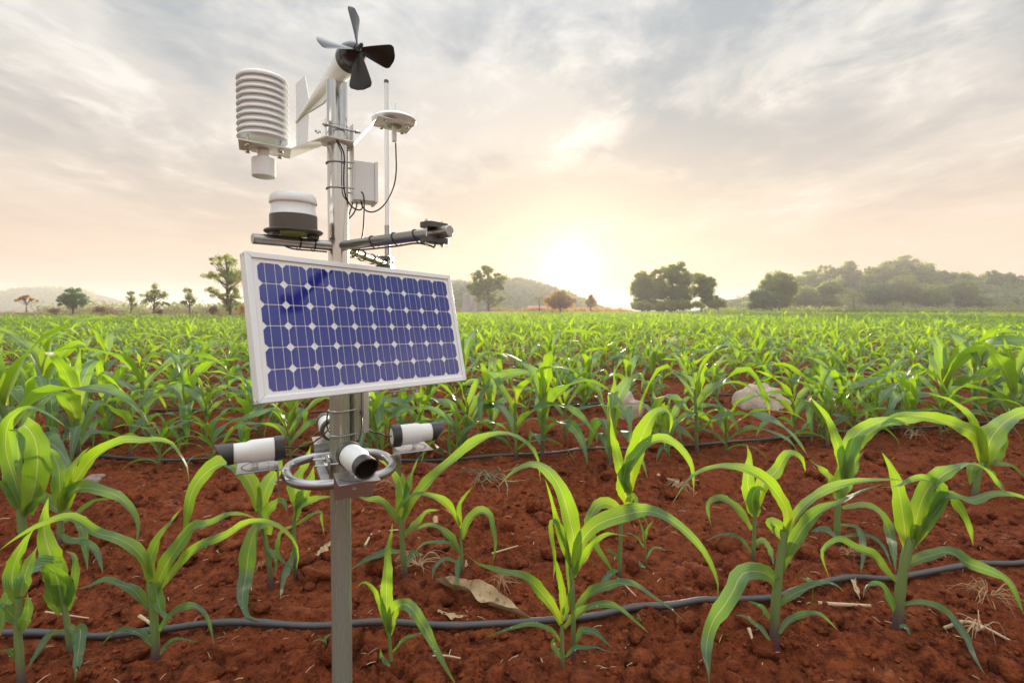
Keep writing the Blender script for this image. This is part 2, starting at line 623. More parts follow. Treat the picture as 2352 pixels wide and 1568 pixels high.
foliage_mat('hill_leaf', (.075, .115, .028), (.15, .18, .05), (.40, .44, .07), .5)
foliage_mat('weed_leaf', (.08, .12, .02), (.17, .19, .045), (.30, .32, .05))
foliage_mat('dry_leaf', (.16, .10, .055), (.26, .18, .10), (.25, .17, .08), .2)
foliage_mat('palm_leaf', (.05, .08, .02), (.12, .14, .035), (.26, .26, .06))

def stalk_mat():
    m, t, out = new_mat('corn_stalk')
    uv = t.node('ShaderNodeUVMap', uv_map='UVMap')
    s = t.node('ShaderNodeSeparateXYZ')
    t.link(uv.outputs[0], s.inputs[0])
    v = s.outputs[1]
    n = t.noise(t.vmath('MULTIPLY', uv.outputs[0], (40, 3, 1)).outputs[0], 1.0, 3, .6)
    c = t.mix(n, (.115, .19, .055), (.20, .28, .09))
    c = t.mix(t.smooth(v, .45, .08), c, (.11, .055, .075))
    c = t.mix(t.math('MULTIPLY', t.smooth(n, .55, .7), .4), c, (.28, .30, .16))
    principled(t, out, c, .45, 0, .45, 0, n, .2, .001)
    return m
stalk_mat()

def rock_mat():
    m, t, out = new_mat('rock')
    g = t.node('ShaderNodeNewGeometry').outputs['Position']
    n = t.noise(g, 14, 7, .65, .5)
    n2 = t.noise(g, 60, 5, .7)
    c = t.mix(n, (.52, .38, .29), (.80, .68, .57))
    c = t.mix(t.smooth(n2, .55, .72), c, (.50, .26, .13))
    principled(t, out, c, .85, 0, .3, 0, t.math('ADD', n, n2), 1.0, .03)
    m2, t, out = new_mat('stone_grey')
    g = t.node('ShaderNodeNewGeometry').outputs['Position']
    n = t.noise(g, 25, 6, .65, .5)
    c = t.mix(n, (.16, .12, .10), (.34, .28, .25))
    principled(t, out, c, .85, 0, .3, 0, n, .5, .008)
rock_mat()

def dryleaf_mat():
    m, t, out = new_mat('dead_leaf')
    uv = t.node('ShaderNodeUVMap', uv_map='UVMap')
    n = t.noise(t.vmath('MULTIPLY', uv.outputs[0], (50, 2, 1)).outputs[0], 1.0, 4, .6)
    g = t.node('ShaderNodeNewGeometry').outputs['Position']
    n2 = t.noise(g, 60, 5, .6)
    c = t.mix(n, (.30, .20, .10), (.52, .40, .24))
    c = t.mix(t.smooth(n2, .5, .7), c, (.20, .12, .07))
    principled(t, out, c, .8, 0, .2, 0, n, .4, .003)
dryleaf_mat()

def ground_mat():
    m, t, out = new_mat('grassland')
    g = t.node('ShaderNodeNewGeometry').outputs['Position']
    n = t.noise(g, .05, 5, .6)
    n2 = t.noise(g, .8, 5, .65)
    c = t.mix(n2, (.07, .10, .025), (.15, .17, .05))
    c = t.mix(t.smooth(n, .5, .68), c, (.20, .14, .07))
    principled(t, out, c, .95, 0, .1, 0, n2, .6, .2)
    m, t, out = new_mat('hill_ground')
    g = t.node('ShaderNodeNewGeometry').outputs['Position']
    n = t.noise(g, .06, 6, .65)
    c = t.mix(n, (.04, .06, .025), (.11, .11, .05))
    c = t.mix(t.smooth(t.noise(g, .18, 4, .6), .58, .70), c, (.19, .14, .10))
    principled(t, out, c, .95, 0, .1, 0, n, .8, 1.0)
ground_mat()

def dew_mat():
    m, t, out = new_mat('dew')
    b = principled(t, out, (.95, .97, .96), .03, 0, .6)
    b.inputs['IOR'].default_value = 1.33
    b.inputs['Transmission Weight'].default_value = .55
dew_mat()

# ------------------------------------------------------------------ ground
def grid_mesh(name, X, Y, Z):
    ny, nx = X.shape
    V = np.stack([X, Y, Z], -1).reshape(-1, 3)
    i = np.arange(ny * nx).reshape(ny, nx)
    Fq = np.stack([i[:-1, :-1], i[:-1, 1:], i[1:, 1:], i[1:, :-1]], -1).reshape(-1, 4)
    return np_mesh(name, V, Fq)

# wide grassland reaching the horizon
yy = np.concatenate([np.linspace(-60, 400, 60), np.geomspace(420, 3500, 30)])
xx = np.concatenate([-np.geomspace(3500, 120, 22), np.linspace(-110, 110, 45), np.geomspace(120, 3500, 22)])
X, Y = np.meshgrid(xx, yy)
Z = -0.16 + 0.0 * X
tag(link_mesh('ground', grid_mesh('ground', X, Y, Z), MATS['grassland']), kind='structure')

# red soil of the field: close rows finely broken up, far soil coarser
def soil_sheet(name, y0, y1, ratio, ncol, fine, sub=None):
    n = int(math.log((y1 + 1.0) / (y0 + 1.0)) / math.log(1 + ratio))
    yv = np.geomspace(y0 + 1.0, y1 + 1.0, n) - 1.0
    u = np.linspace(-1, 1, ncol)
    U, Yv = np.meshgrid(u, yv)
    Xv = U * (0.95 + 1.13 * Yv)
    Yw = Yv + row_bend(Xv) * 0.0
    Zv = soil_h(Xv, Yw, fine)
    return Xv, Yw, Zv
Xv, Yw, Zv = soil_sheet('soil', 0.30, 9.0, 0.0034, 620, True)
soil_obj = tag(link_mesh('field_soil', grid_mesh('field_soil', Xv, Yw, Zv), MATS['red_soil']), kind='structure')
u = np.linspace(-1, 1, 260)
yv = np.concatenate([np.linspace(8.95, 30, 110), np.linspace(30.5, 210, 60)])
U, Yv = np.meshgrid(u, yv)
Xv = U * (0.95 + 1.13 * Yv)
Zv = soil_h(Xv, Yv, False) - 0.004
Zv[0] = soil_h(Xv[0], Yv[0], False) - .03
# the tilled strip stops at the weedy margin on the left
tag(link_mesh('far_field_soil', grid_mesh('far_field_soil', Xv, Yv, Zv), MATS['red_soil']), kind='structure')
# soil behind and beside the camera
xb = np.linspace(-30, 30, 120); yb = np.linspace(-12, 0.32, 40)
X, Y = np.meshgrid(xb, yb)
tag(link_mesh('near_field_soil', grid_mesh('near_field_soil', X, Y, soil_h(X, Y, False) - .02), MATS['red_soil']), kind='structure')

# loose clods and crumbs on the surface
def ico(sub):
    bm = bmesh.new()
    bmesh.ops.create_icosphere(bm, subdivisions=sub, radius=1.0)
    V = np.array([v.co[:] for v in bm.verts]); Fq = np.array([[v.index for v in f.verts] for f in bm.faces])
    bm.free()
    return V, Fq
icoV, icoF = ico(2)
ico1V, ico1F = ico(1)
def clods(name, n, y0, y1, smin, smax, seed, V0, F0):
    g_ = np.random.default_rng(seed)
    yv = y0 * (y1 / y0) ** g_.random(n)
    xv = (g_.random(n) * 2 - 1) * (.6 + 1.1 * yv)
    sz = smin * (smax / smin) ** (g_.random(n) ** 2.2)
    hp = [G(a_, b_, .012) for a_, b_ in ((-500, 1470), (0, 1465), (760, 1443), (1250, 1430), (1500, 1410), (1800, 1370), (2050, 1335), (2352, 1297), (2700, 1255))]
    hy = np.interp(xv, [p.x for p in hp], [p.y for p in hp])        # keep the nearest hose clear
    sz = np.where((np.abs(yv - hy) < .05) & (sz > .007), .006, sz)
    zv = soil_h(xv, yv, True)
    VV = np.empty((n, len(V0), 3)); 
    for i in range(n):
        a = g_.normal(size=(3,)); 
        b = V0 * (1 + .28 * np.sin(V0 @ g_.normal(size=3) * 2.7 + a[0])[:, None] + .22 * np.sin(V0 @ g_.normal(size=3) * 5 + a[1])[:, None])
        sc = sz[i] * (.7 + .6 * g_.random(3)) * np.array([1, 1, .72])
        VV[i] = b * sc + np.array([xv[i], yv[i], zv[i] + sz[i] * .15])
    FF = (F0[None] + (np.arange(n) * len(V0))[:, None, None]).reshape(-1, 3)
    return np_mesh(name, VV.reshape(-1, 3), FF)
tag(link_mesh('soil_clods', clods('soil_clods', 2600, .9, 6.0, .008, .055, 3, icoV, icoF), MATS['red_soil']), 'loose red clods of earth strewn over the field soil', 'soil', kind='stuff')
tag(link_mesh('soil_crumbs', clods('soil_crumbs', 15000, .9, 4.2, .0028, .011, 4, ico1V, ico1F), MATS['crumb_soil']), 'small red crumbs of earth covering the field soil', 'soil', kind='stuff')

# ------------------------------------------------------------------ drip hoses
def hose(pts, r, label, seg=14):
    w_ = [G(x, y, .012) for x, y in pts]
    path = catmull(w_, 160)
    out = []
    for i, p in enumerate(path):
        xs_ = p.x + np.linspace(-.05, .05, 9)
        hf = np.concatenate([soil_h(xs_, np.full(9, p.y + dy_), True) for dy_ in (-.008, 0, .008)])
        h = float(hf.mean() * .2 + hf.max() * .8)
        out.append(Vector((p.x, p.y, h + r * .8 + .004 * math.sin(i * .37))))
    for _ in range(5):
        out = [out[0]] + [(out[i - 1] + out[i] * 2 + out[i + 1]) / 4 for i in range(1, len(out) - 1)] + [out[-1]]
    rr = [r * (1 + .06 * math.sin(i * 1.7) + .05 * math.sin(i * .61)) for i in range(len(out))]
    o = MB().tube(out, rr, seg, True, .9).build('drip_hose', MATS['hose'], None, 60)
    return tag(o, label, 'hose', 'drip irrigation hoses between the rows')
hose([(-500, 1470), (0, 1465), (300, 1456), (760, 1443), (1000, 1440), (1250, 1430), (1500, 1410), (1800, 1370), (2050, 1335), (2352, 1297), (2700, 1255)], .0115, 'nearest black drip hose lying across the red soil in the foreground')
hose([(-500, 1046), (180, 1052), (510, 1054), (800, 1056), (1100, 1052), (1400, 1032), (1700, 1015), (1900, 1000), (2150, 984), (2352, 973), (2800, 950)], .0115, 'second drip hose from the front, passing behind the camera ring')
hose([(-500, 938), (270, 943), (570, 945), (900, 947), (1100, 944), (1300, 932), (1500, 922), (1800, 905), (2352, 880), (2800, 865)], .0115, 'third drip hose from the front, below the solar panel')
hose([(-300, 882), (300, 884), (1100, 884), (1300, 876), (1800, 856), (2352, 838)], .0115, 'fourth and farthest drip hose, half hidden among corn', 10)

# ------------------------------------------------------------------ hills
def hill(name, ridge, Yd, depth, label_seed, width_back=1.0):
    """ridge: list of (px, py) of the skyline; the crest stands Yd metres away, slopes fall to front and back"""
    px = np.array([a for a, b in ridge], float); py = np.array([b for a, b in ridge], float)
    n = 150
    xs = np.linspace(px[0], px[-1], n); hs = np.interp(xs, px, py)
    crest = np.array([P(a, b, Yd)[:] for a, b in zip(xs, hs)])
    rows = np.linspace(-1, 1, 44)
    Xg = np.repeat(crest[None, :, 0], len(rows), 0); Yg = Yd + rows[:, None] * depth + 0 * Xg
    fall = np.cos(np.clip(rows, -1, 1) * np.pi / 2)[:, None] ** 1.2
    Zg = (crest[None, :, 2] + .2) * fall
    Zg = Zg + vnoise(Xg / 35, Yg / 35, label_seed) * 1.6 * fall + vnoise(Xg / 11, Yg / 11, label_seed + 1) * .6 * fall - .2
    o = link_mesh(name, grid_mesh(name, Xg, Yg, Zg), MATS['hill_ground'])
    tag(o, kind='structure')
    return Xg, Yg, Zg
HILLS = {}
HILLS['left'] = hill('hill', [(-420, 700), (-250, 690), (-120, 686), (0, 677), (60, 669), (110, 661), (150, 662), (190, 671), (215, 686), (245, 698), (280, 709), (300, 713)], 620, 110, 21)
HILLS['mid'] = hill('hill', [(800, 712), (880, 695), (960, 660), (1040, 646), (1080, 652), (1120, 658), (1165, 644), (1195, 642), (1230, 650), (1262, 660), (1292, 672), (1322, 684), (1347, 698), (1378, 712)], 430, 70, 31)
HILLS['right'] = hill('hill', [(1640, 712), (1690, 690), (1760, 672), (1830, 655), (1900, 642), (2000, 632), (2100, 628), (2200, 640), (2300, 650), (2420, 650), (2600, 665), (2800, 690)], 260, 60, 41)

# ------------------------------------------------------------------ foliage made of many small leaves
def leaf_cloud(centres, radii, n_per, size, g_, flat=.8, droop=0.0):
    """quads scattered in clusters; returns V, F, tint"""
    k_ = len(centres)
    n = k_ * n_per
    c = np.repeat(centres, n_per, 0); r = np.repeat(radii, n_per, 0)
    dirs = g_.normal(size=(n, 3)); dirs /= np.linalg.norm(dirs, axis=1)[:, None]
    rad = g_.random(n) ** .45
    pos = c + dirs * rad[:, None] * r * np.array([1, 1, flat])
    a = g_.normal(size=(n, 3)); a /= np.linalg.norm(a, axis=1)[:, None]
    b = np.cross(a, g_.normal(size=(n, 3))); b /= np.linalg.norm(b, axis=1)[:, None]
    s = size * (.6 + .8 * g_.random(n))[:, None]
    V = np.stack([pos - a * s * .9, pos + b * s * .5, pos + a * s * .9, pos - b * s * .5], 1).reshape(-1, 3)
    Fq = np.arange(n * 4).reshape(n, 4)
    tint = np.repeat(np.repeat(g_.random(k_), n_per) * .7 + g_.random(n) * .3, 4)
    return V, Fq, tint
def trunk_mesh(mb, base, top, r0, r1, centres, g_, limbs, lean=0.0):
    base, top = Vector(base), Vector(top)
    ax = [base.lerp(top, t) + Vector((math.sin(t * 5 + r0 * 40) * lean, 0, 0)) for t in np.linspace(0, 1, 7)]
    ax[0].z -= .3
    mb.tube(ax, [r0 * (1.25 if i == 0 else 1) + (r1 - r0) * i / 6 for i in range(7)], 7)
    idx = g_.permutation(len(centres))[:limbs]
    for i in idx:
        c = Vector(centres[i])
        t = float(np.clip((c.z - base.z) / max(top.z - base.z, .1) - .25, .15, .95))
        s = base.lerp(top, t)
        m_ = s.lerp(c, .5) + Vector((0, 0, -.06 * (c - s).length))
        mb.tube([s, m_, c], [r0 * .42, r0 * .28, r0 * .12], 5)
def tree(name, label, px, py_base, Yd, lobes, mat, n_cl, n_per, leaf, seed, r0=.2, limbs=10, cl_r=.16, group=None, trunk_top=.75, lean=0.0, cat='tree', gap=0.0):
    """lobes: crown ellipsoids in sheet pixels (cx, cy, rx, ry); clusters are spread through them"""
    g_ = np.random.default_rng(seed)
    base = P(px, py_base, Yd)
    base.z = min(base.z, .05) if base.z < 2.5 else base.z
    pts, rad = [], []
    area = np.array([a[2] * a[3] for a in lobes], float); area /= area.sum()
    topz = 0
    for (cx, cy, rx, ry), f in zip(lobes, area):
        c = P(cx, cy, Yd)
        sx, sz = rx * Yd / F_PX, ry * Yd / F_PX
        topz = max(topz, c.z + sz * .6)
        m_ = max(2, int(round(n_cl * f)))
        dv = g_.normal(size=(m_, 3)); dv /= np.linalg.norm(dv, axis=1)[:, None]
        rr = g_.random(m_) ** .33
        p_ = np.array(c) + dv * rr[:, None] * np.array([sx, sx * .9, sz]) * .92
        pts.append(p_); rad.append(np.full((m_, 1), 1.0) * min(sx, sz) * cl_r * 2.2 * (.6 + .8 * g_.random((m_, 1))))
    pts, rad = np.concatenate(pts), np.concatenate(rad)
    root = empty(name, base)
    V, Fq, ti = leaf_cloud(pts, rad, n_per, leaf, g_)
    link_mesh('crown', np_mesh('crown', V, Fq, tint=ti, smooth=False), MATS[mat], root)
    mb = MB()
    top = Vector((base.x + (pts[:, 0].mean() - base.x) * .8, base.y, base.z + (topz - base.z) * trunk_top))
    trunk_mesh(mb, base, top, r0, r0 * .35, pts, g_, limbs, lean)
    mb.build('trunk', MATS['bark'], root)
    tag(root, label, cat, group)
    return root
def palm(label, px, py_base, py_top, Yd, fr, seed, group=None):
    g_ = random.Random(seed)
    b = P(px, py_base, Yd); b.z = min(b.z, .05); t_ = P(px, py_top, Yd)
    root = empty('palm_tree', b)
    MB().tube([b, b.lerp(t_, .5) + Vector((.15, 0, 0)), t_], [.22, .16, .13], 8).build('trunk', MATS['bark'], root)
    for i in range(15):
        a = 2 * math.pi * i / 15 + g_.random() * .4; e = g_.uniform(.1, 1.2)
        d_ = Vector((math.cos(a), math.sin(a), 0)); pts = []
        for j in range(9):
            s = j / 8
            pts.append(t_ + d_ * fr * (s * math.cos(e * (1 - s))) + Vector((0, 0, fr * (math.sin(e) * s - 1.05 * s * s))))
        V, Fq = [], []
        side = Vector((-d_.y, d_.x, 0))
        for j in range(1, 9):
            for sg in (-1, 1):
                p0 = pts[j]; wl = fr * .30 * math.sin(math.pi * min(j / 8 + .08, 1)) + .05
                q0 = p0 + side * sg * wl + Vector((0, 0, -wl * .55)) + (pts[j] - pts[j - 1]) * .7
                i0 = len(V); V += [p0, p0 + (pts[j] - pts[j - 1]) * .55, q0]
                Fq.append([i0, i0 + 1, i0 + 2])
        o = link_mesh('frond', np_mesh('frond', np.array([v[:] for v in V]), np.array(Fq), tint=np.full(len(V), g_.random())), MATS['palm_leaf'], root)
    tag(root, label, 'tree', group)

# trees beyond the field, left to right
tree('flat_tree', 'small thin tree with flat umbrella crown in front of the left hill', 62, 724, 72, [(45, 688, 12, 5), (62, 685, 14, 6), (76, 689, 11, 5)], 'tree_warm', 18, 70, .11, 1, .10, 14, .30, trunk_top=.9)
tree('layered_tree', 'round dark green tree standing alone against the left hill', 168, 722, 75, [(168, 672, 20, 11), (150, 688, 20, 12), (188, 688, 20, 12), (168, 700, 26, 11), (170, 684, 26, 16)], 'tree_dark', 70, 70, .13, 2, .22, 12, .24)
tree('slender_tree', 'slim small tree, leftmost of the bare-stemmed trees left of panel', 300, 720, 70, [(301, 672, 6, 7), (299, 686, 9, 8), (304, 699, 9, 5)], 'tree_leaf', 20, 55, .10, 3, .10, 14, .34)
tree('airy_tree', 'wide airy tree between two slim trees left of the panel', 352, 722, 68, [(356, 662, 10, 9), (340, 676, 16, 10), (364, 678, 18, 10), (346, 694, 20, 9), (374, 697, 14, 7)], 'tree_leaf', 50, 60, .10, 4, .16, 24, .26)
tree('slender_tree', 'slim open tree between the airy tree and the tall left tree', 436, 722, 68, [(432, 667, 8, 8), (438, 680, 15, 9), (430, 695, 13, 6), (446, 693, 9, 6)], 'tree_leaf', 28, 55, .10, 5, .13, 18, .30)
tree('tall_open_tree', 'tall open tree with see-through crown beside the solar panel left edge', 528, 726, 58, [(496, 598, 18, 14), (528, 596, 20, 16), (485, 636, 18, 14), (520, 632, 26, 20), (548, 640, 22, 22), (500, 672, 28, 14), (538, 674, 24, 16), (534, 704, 22, 14)], 'tree_leaf', 120, 85, .085, 6, .20, 46, .20, lean=.15)
tree('spreading_tree', 'large spreading tree with dark crown just right of the solar panel', 1122, 719, 150, [(1124, 618, 18, 13), (1104, 634, 24, 13), (1142, 642, 26, 14), (1092, 662, 20, 16), (1124, 656, 30, 18), (1150, 660, 16, 10), (1104, 682, 16, 12), (1138, 688, 24, 14)], 'tree_leaf', 190, 90, .24, 7, .45, 26, .20)
tree('round_tree', 'round tree standing directly below the low sun', 1286, 719, 150, [(1286, 682, 24, 15), (1266, 692, 18, 14), (1306, 692, 18, 14), (1286, 698, 32, 14)], 'tree_warm', 130, 80, .24, 8, .35, 10, .24)
tree('narrow_tree', 'narrow upright tree at the foot of the central hill', 1357, 717, 170, [(1357, 686, 9, 9), (1358, 698, 13, 12)], 'tree_warm', 30, 75, .25, 9, .25, 8, .30)
tree('broad_tree', 'left tree of the tall clump right of the sun', 1476, 717, 140, [(1480, 640, 26, 18), (1470, 664, 22, 22), (1492, 672, 26, 24), (1470, 694, 20, 16), (1500, 698, 18, 12)], 'tree_leaf', 209, 95, .26, 10, .40, 14, .22, group='tall clump right of the sun')
tree('broad_tree', 'highest tree in the middle of the clump right of the sun', 1540, 717, 136, [(1556, 614, 20, 14), (1530, 630, 30, 18), (1562, 642, 30, 22), (1520, 664, 28, 24), (1560, 676, 32, 24), (1538, 698, 28, 14)], 'tree_leaf', 285, 95, .26, 11, .45, 16, .20, group='tall clump right of the sun')
tree('broad_tree', 'right tree of the clump right of the sun, with open crown', 1610, 717, 140, [(1604, 640, 20, 14), (1626, 652, 20, 14), (1610, 668, 26, 16), (1632, 690, 22, 14)], 'tree_leaf', 133, 95, .26, 12, .30, 16, .24, group='tall clump right of the sun')
tree('bush', 'wide low undergrowth filling the left foot of the tall clump', 1492, 717, 132, [(1470, 703, 20, 10), (1496, 705, 22, 9), (1522, 704, 20, 10)], 'tree_leaf', 110, 75, .22, 113, .12, 4, .3, cat='bush')
tree('bush', 'undergrowth filling the middle foot of the tall clump', 1550, 717, 131, [(1540, 702, 22, 11), (1562, 700, 20, 12)], 'tree_leaf', 100, 75, .22, 114, .12, 4, .3, cat='bush')
tree('bush', 'low bush at the right foot of the tall clump', 1585, 717, 130, [(1572, 700, 20, 10), (1600, 702, 18, 9)], 'tree_leaf', 40, 70, .2, 13, .12, 4, .3, cat='bush')
tree('bush', 'last low bush of the clump, next to the wooded ridge', 1650, 717, 136, [(1640, 702, 16, 9), (1658, 698, 12, 10)], 'tree_leaf', 34, 70, .2, 14, .12, 4, .3, cat='bush')
tree('dense_tree', 'big dense tree at the left end of the wooded ridge', 1790, 716, 150, [(1790, 640, 32, 16), (1768, 658, 26, 18), (1808, 664, 26, 22), (1790, 686, 34, 20)], 'tree_leaf', 230, 90, .25, 15, .40, 8, .22, group='trees along the wooded ridge')
tree('dense_tree', 'lower dense tree in front of the left end of the ridge', 1752, 716, 146, [(1750, 684, 28, 18), (1740, 700, 24, 10), (1768, 700, 20, 10)], 'tree_dark', 150, 85, .24, 16, .30, 6, .24, group='trees along the wooded ridge')
g2 = random.Random(5)
ridge_spots = [(1860, 626, 30), (1906, 614, 30), (1950, 606, 26), (2005, 618, 30), (2042, 604, 30), (2086, 592, 34), (2124, 612, 30), (2170, 622, 28), (2215, 636, 26), (2290, 626, 30), (2330, 634, 28), (2400, 640, 30)]
ridge_words = ['first', 'second', 'third', 'fourth', 'fifth', 'sixth and topmost', 'seventh', 'eighth', 'ninth', 'tenth', 'eleventh', 'last']
for i, ((x, y, rx), wd) in enumerate(zip(ridge_spots, ridge_words)):
    open_ = i in (1, 3, 7, 9, 10)
    tree('ridge_tree', wd + (' open crowned' if open_ else ' full crowned') + ' tree from the left on the skyline of the wooded ridge', x, y + 52, 235,
         [(x - 10, y + 4, rx * .6, 9), (x + 12, y + 8, rx * .62, 9), (x, y + 18, rx * .8, 12)] if open_ else [(x, y + 6, rx * .7, 12), (x - 14, y + 22, rx * .7, 16), (x + 14, y + 24, rx * .7, 16), (x, y + 38, rx, 16)],
         'hill_leaf' if i % 3 else 'tree_leaf', 44 if open_ else 110, 70 if open_ else 80, .38, 60 + i, .35, 14 if open_ else 6, .24, group='trees along the wooded ridge')
low_words = ['wide', 'small', 'rounded', 'darker', 'paler', 'spreading', 'upright', 'last']
for i, (x, y, rx, ry) in enumerate([(1850, 682, 34, 28), (1905, 660, 30, 16), (1900, 692, 34, 20), (2010, 672, 40, 28), (2075, 660, 38, 34), (2140, 676, 40, 28), (2210, 664, 36, 24), (2240, 692, 46, 14)]):
    tree('slope_tree', low_words[i] + ' tree on the slope below the ridge, ' + ['beside the dense left tree', 'with light green crown', 'left of the palm', 'right of the palm', 'under the topmost ridge tree', 'in the middle of the right slope', 'left of the bare bank', 'behind the pale grass bank'][i],
         x, y + ry + 6, 190 - i, [(x, y, rx * .8, ry * .8), (x - rx * .4, y + ry * .3, rx * .6, ry * .6), (x + rx * .4, y + ry * .3, rx * .6, ry * .6)],
         ['hill_leaf', 'tree_leaf', 'hill_leaf', 'tree_dark', 'hill_leaf', 'tree_leaf', 'tree_leaf', 'tree_leaf'][i], 150, 80, .34, 80 + i, .3, 5, .26, group='trees along the wooded ridge')
palm('palm tree with drooping pale fronds in front of the right ridge', 1960, 716, 680, 140, 4.2, 1)
palm('small palm tree left of the round tree under the sun', 1238, 717, 686, 160, 3.0, 2)

# woods on the hills: far crowns that read as one mass
def woods(name, label, key, n, size, per, leaf, seed, mat='hill_leaf', hmin=0.0):
    g_ = np.random.default_rng(seed)
    Xg, Yg, Zg = HILLS[key]
    i = g_.integers(0, Xg.shape[0] // 2 + 3, n); j = g_.integers(0, Xg.shape[1], n)
    p = np.stack([Xg[i, j], Yg[i, j], Zg[i, j]], 1) + np.stack([g_.normal(size=n) * 2, g_.normal(size=n) * 1.5, g_.random(n) * size * .5], 1)
    p = p[Zg[i, j] > hmin]
    V, Fq, ti = leaf_cloud(p, np.full((len(p), 1), size) * (.5 + .8 * g_.random((len(p), 1))), per, leaf, g_)
    tag(link_mesh(name, np_mesh(name, V, Fq, tint=ti, smooth=False), MATS[mat]), label, 'woods', kind='stuff')
woods('hillside_woods', 'hazy woods covering the far left hill', 'left', 900, 3.0, 40, 1.1, 1, hmin=.5)
woods('hillside_woods', 'hazy woods covering the hill below the sun', 'mid', 1300, 2.0, 45, .75, 2, hmin=.5)
woods('hillside_woods', 'scrubby woods covering the ridge on the right', 'right', 900, 1.9, 60, .45, 3, hmin=.5)

# low scrub along the field margins
def scrub(name, label, x0, x1, y0, y1, n, h, leaf, mat, seed, per=16, cat='scrub'):
    g_ = np.random.default_rng(seed)
    x = g_.uniform(x0, x1, n); y = g_.uniform(y0, y1, n)
    r = h * (.4 + .8 * g_.random((n, 1)))
    p = np.stack([x, y, r[:, 0] * .6 - .1], 1)
    V, Fq, ti = leaf_cloud(p, r, per, leaf, g_, .9)
    tag(link_mesh(name, np_mesh(name, V, Fq, tint=ti, smooth=False), MATS[mat]), label, cat, kind='stuff')
scrub('margin_scrub', 'mixed green scrub along the left margin of the field', -95, -14, 52, 74, 520, .75, .10, 'weed_leaf', 1, 26)
scrub('margin_grass', 'dry brown grass along the left margin of the field', -95, -12, 50, 66, 520, .42, .09, 'dry_leaf', 2, 24, 'grass')
scrub('distant_scrub', 'far line of scrub beyond the slim trees on the left', -150, -30, 150, 230, 500, 2.6, .5, 'hill_leaf', 3, 30)
scrub('far_margin_scrub', 'strip of scrub at the far edge of the field below the hill', -30, 40, 165, 185, 330, 1.4, .3, 'tree_warm', 4, 30)
scrub('ridge_margin_scrub', 'strip of undergrowth at the foot of the wooded ridge', 62, 190, 142, 165, 500, 1.5, .3, 'tree_leaf', 5, 30)
scrub('grass_bank', 'pale yellow-green tall grass bank at the right field edge', 60, 130, 96, 108, 900, .95, .18, 'weed_leaf', 6, 22, 'grass')
for i, (x, y, rx, ry, m_, lb) in enumerate([(123, 716, 10, 8, 'dry_leaf', 'brown dry bush left of the round dark tree base'), (232, 712, 14, 10, 'dry_leaf', 'brown dry bush right of the round dark tree'), (365, 716, 9, 5, 'dry_leaf', 'low brown bush under the airy tree'),
                                   (560, 712, 12, 12, 'tree_warm', 'dry bush half behind the solar panel left edge'), (490, 712, 10, 8, 'dry_leaf', 'brown bush left of the tall open tree')]):
    tree('dry_bush', lb, x, y + ry + 4, 62, [(x, y, rx, ry)], m_, 16, 60, .09, 200 + i, .05, 5, .4, cat='bush')

# haystack, silos, farm buildings
hb = P(254, 728, 64); hb.z = -.1
MB().lathe([(.95, 0), (1.0, .25), (.95, .6), (.78, .95), (.48, 1.25), (.16, 1.42)], Matrix.Translation(hb), 18).build('haystack', MATS['hay'], None, 60)
hay = bpy.data.objects['haystack']
tag(hay, 'brown rounded haystack at the left field margin', 'haystack')
_r = np.random.default_rng(3)
for v in hay.data.vertices:
    v.co += Vector(_r.normal(size=3) * .05)
def silo(px, r, py_top, Yd, label):
    b = P(px, 720, Yd); b.z = -.2; top = P(px, py_top, Yd).z
    root = empty('silo', b)
    n = 9; hgt = (top - b.z) / n
    for i in range(n):
        z0 = i * hgt
        MB().lathe([(r, z0 + .012), (r + .03, z0 + .05), (r + .03, z0 + hgt - .06), (r, z0 + hgt)], Matrix.Translation(b), 22).build('concrete_ring', MATS['concrete'], root)
    MB().lathe([(r * .99, n * hgt + .004), (r * 1.03, n * hgt + .08), (r * .5, n * hgt + .22)], Matrix.Translation(b), 22).build('cap', MATS['concrete'], root)
    tag(root, label, 'silo', 'pair of concrete silos')
silo(1071, 1.15, 676, 158, 'left concrete silo, nearer the solar panel')
silo(1088, .95, 679, 161, 'right concrete silo, partly behind the spreading tree')
wb = P(1112, 719, 164); wb.z = 0
MB().box((5.4, .3, 1.6), Matrix.Translation(wb + Vector((0, 0, .7))), .03).build('wall', MATS['grey_wall'])
tag(bpy.data.objects['wall'], 'low grey wall behind the spreading tree', 'wall')
hb = P(1233, 719, 185); hb.z = -.1
house = empty('house', hb)
MB().box((6.5, 5, 1.7), Matrix.Translation(hb + Vector((0, 0, .85))), .02).build('wall', MATS['grey_wall'], house)
mb = MB()
mb.add([(-3.7, -3, 1.7), (3.7, -3, 1.7), (3.7, 3, 1.7), (-3.7, 3, 1.7), (-3.3, 0, 2.75), (3.3, 0, 2.75)], [[0, 1, 5, 4], [1, 2, 5], [2, 3, 4, 5], [3, 0, 4], [3, 2, 1, 0]], Matrix.Translation(hb))
mb.build('roof', MATS['roof_pink'], house, smooth=False)
for dx in (-1.9, .2):
    MB().box((.8, .1, .8), Matrix.Translation(hb + Vector((dx, -2.53, 1.0))), .01).build('window', MATS['lens_glass'], house)
tag(house, 'small farmhouse with pink roof at the foot of the hill', 'house')
pb = P(2187, 716, 125); pb.z = -.1
MB().tube([pb, pb + Vector((0, 0, 4.6))], [.09, .07], 8).build('utility_post', MATS['grey_wall'])
tag(bpy.data.objects['utility_post'], 'thin grey post before the right slope', 'post')

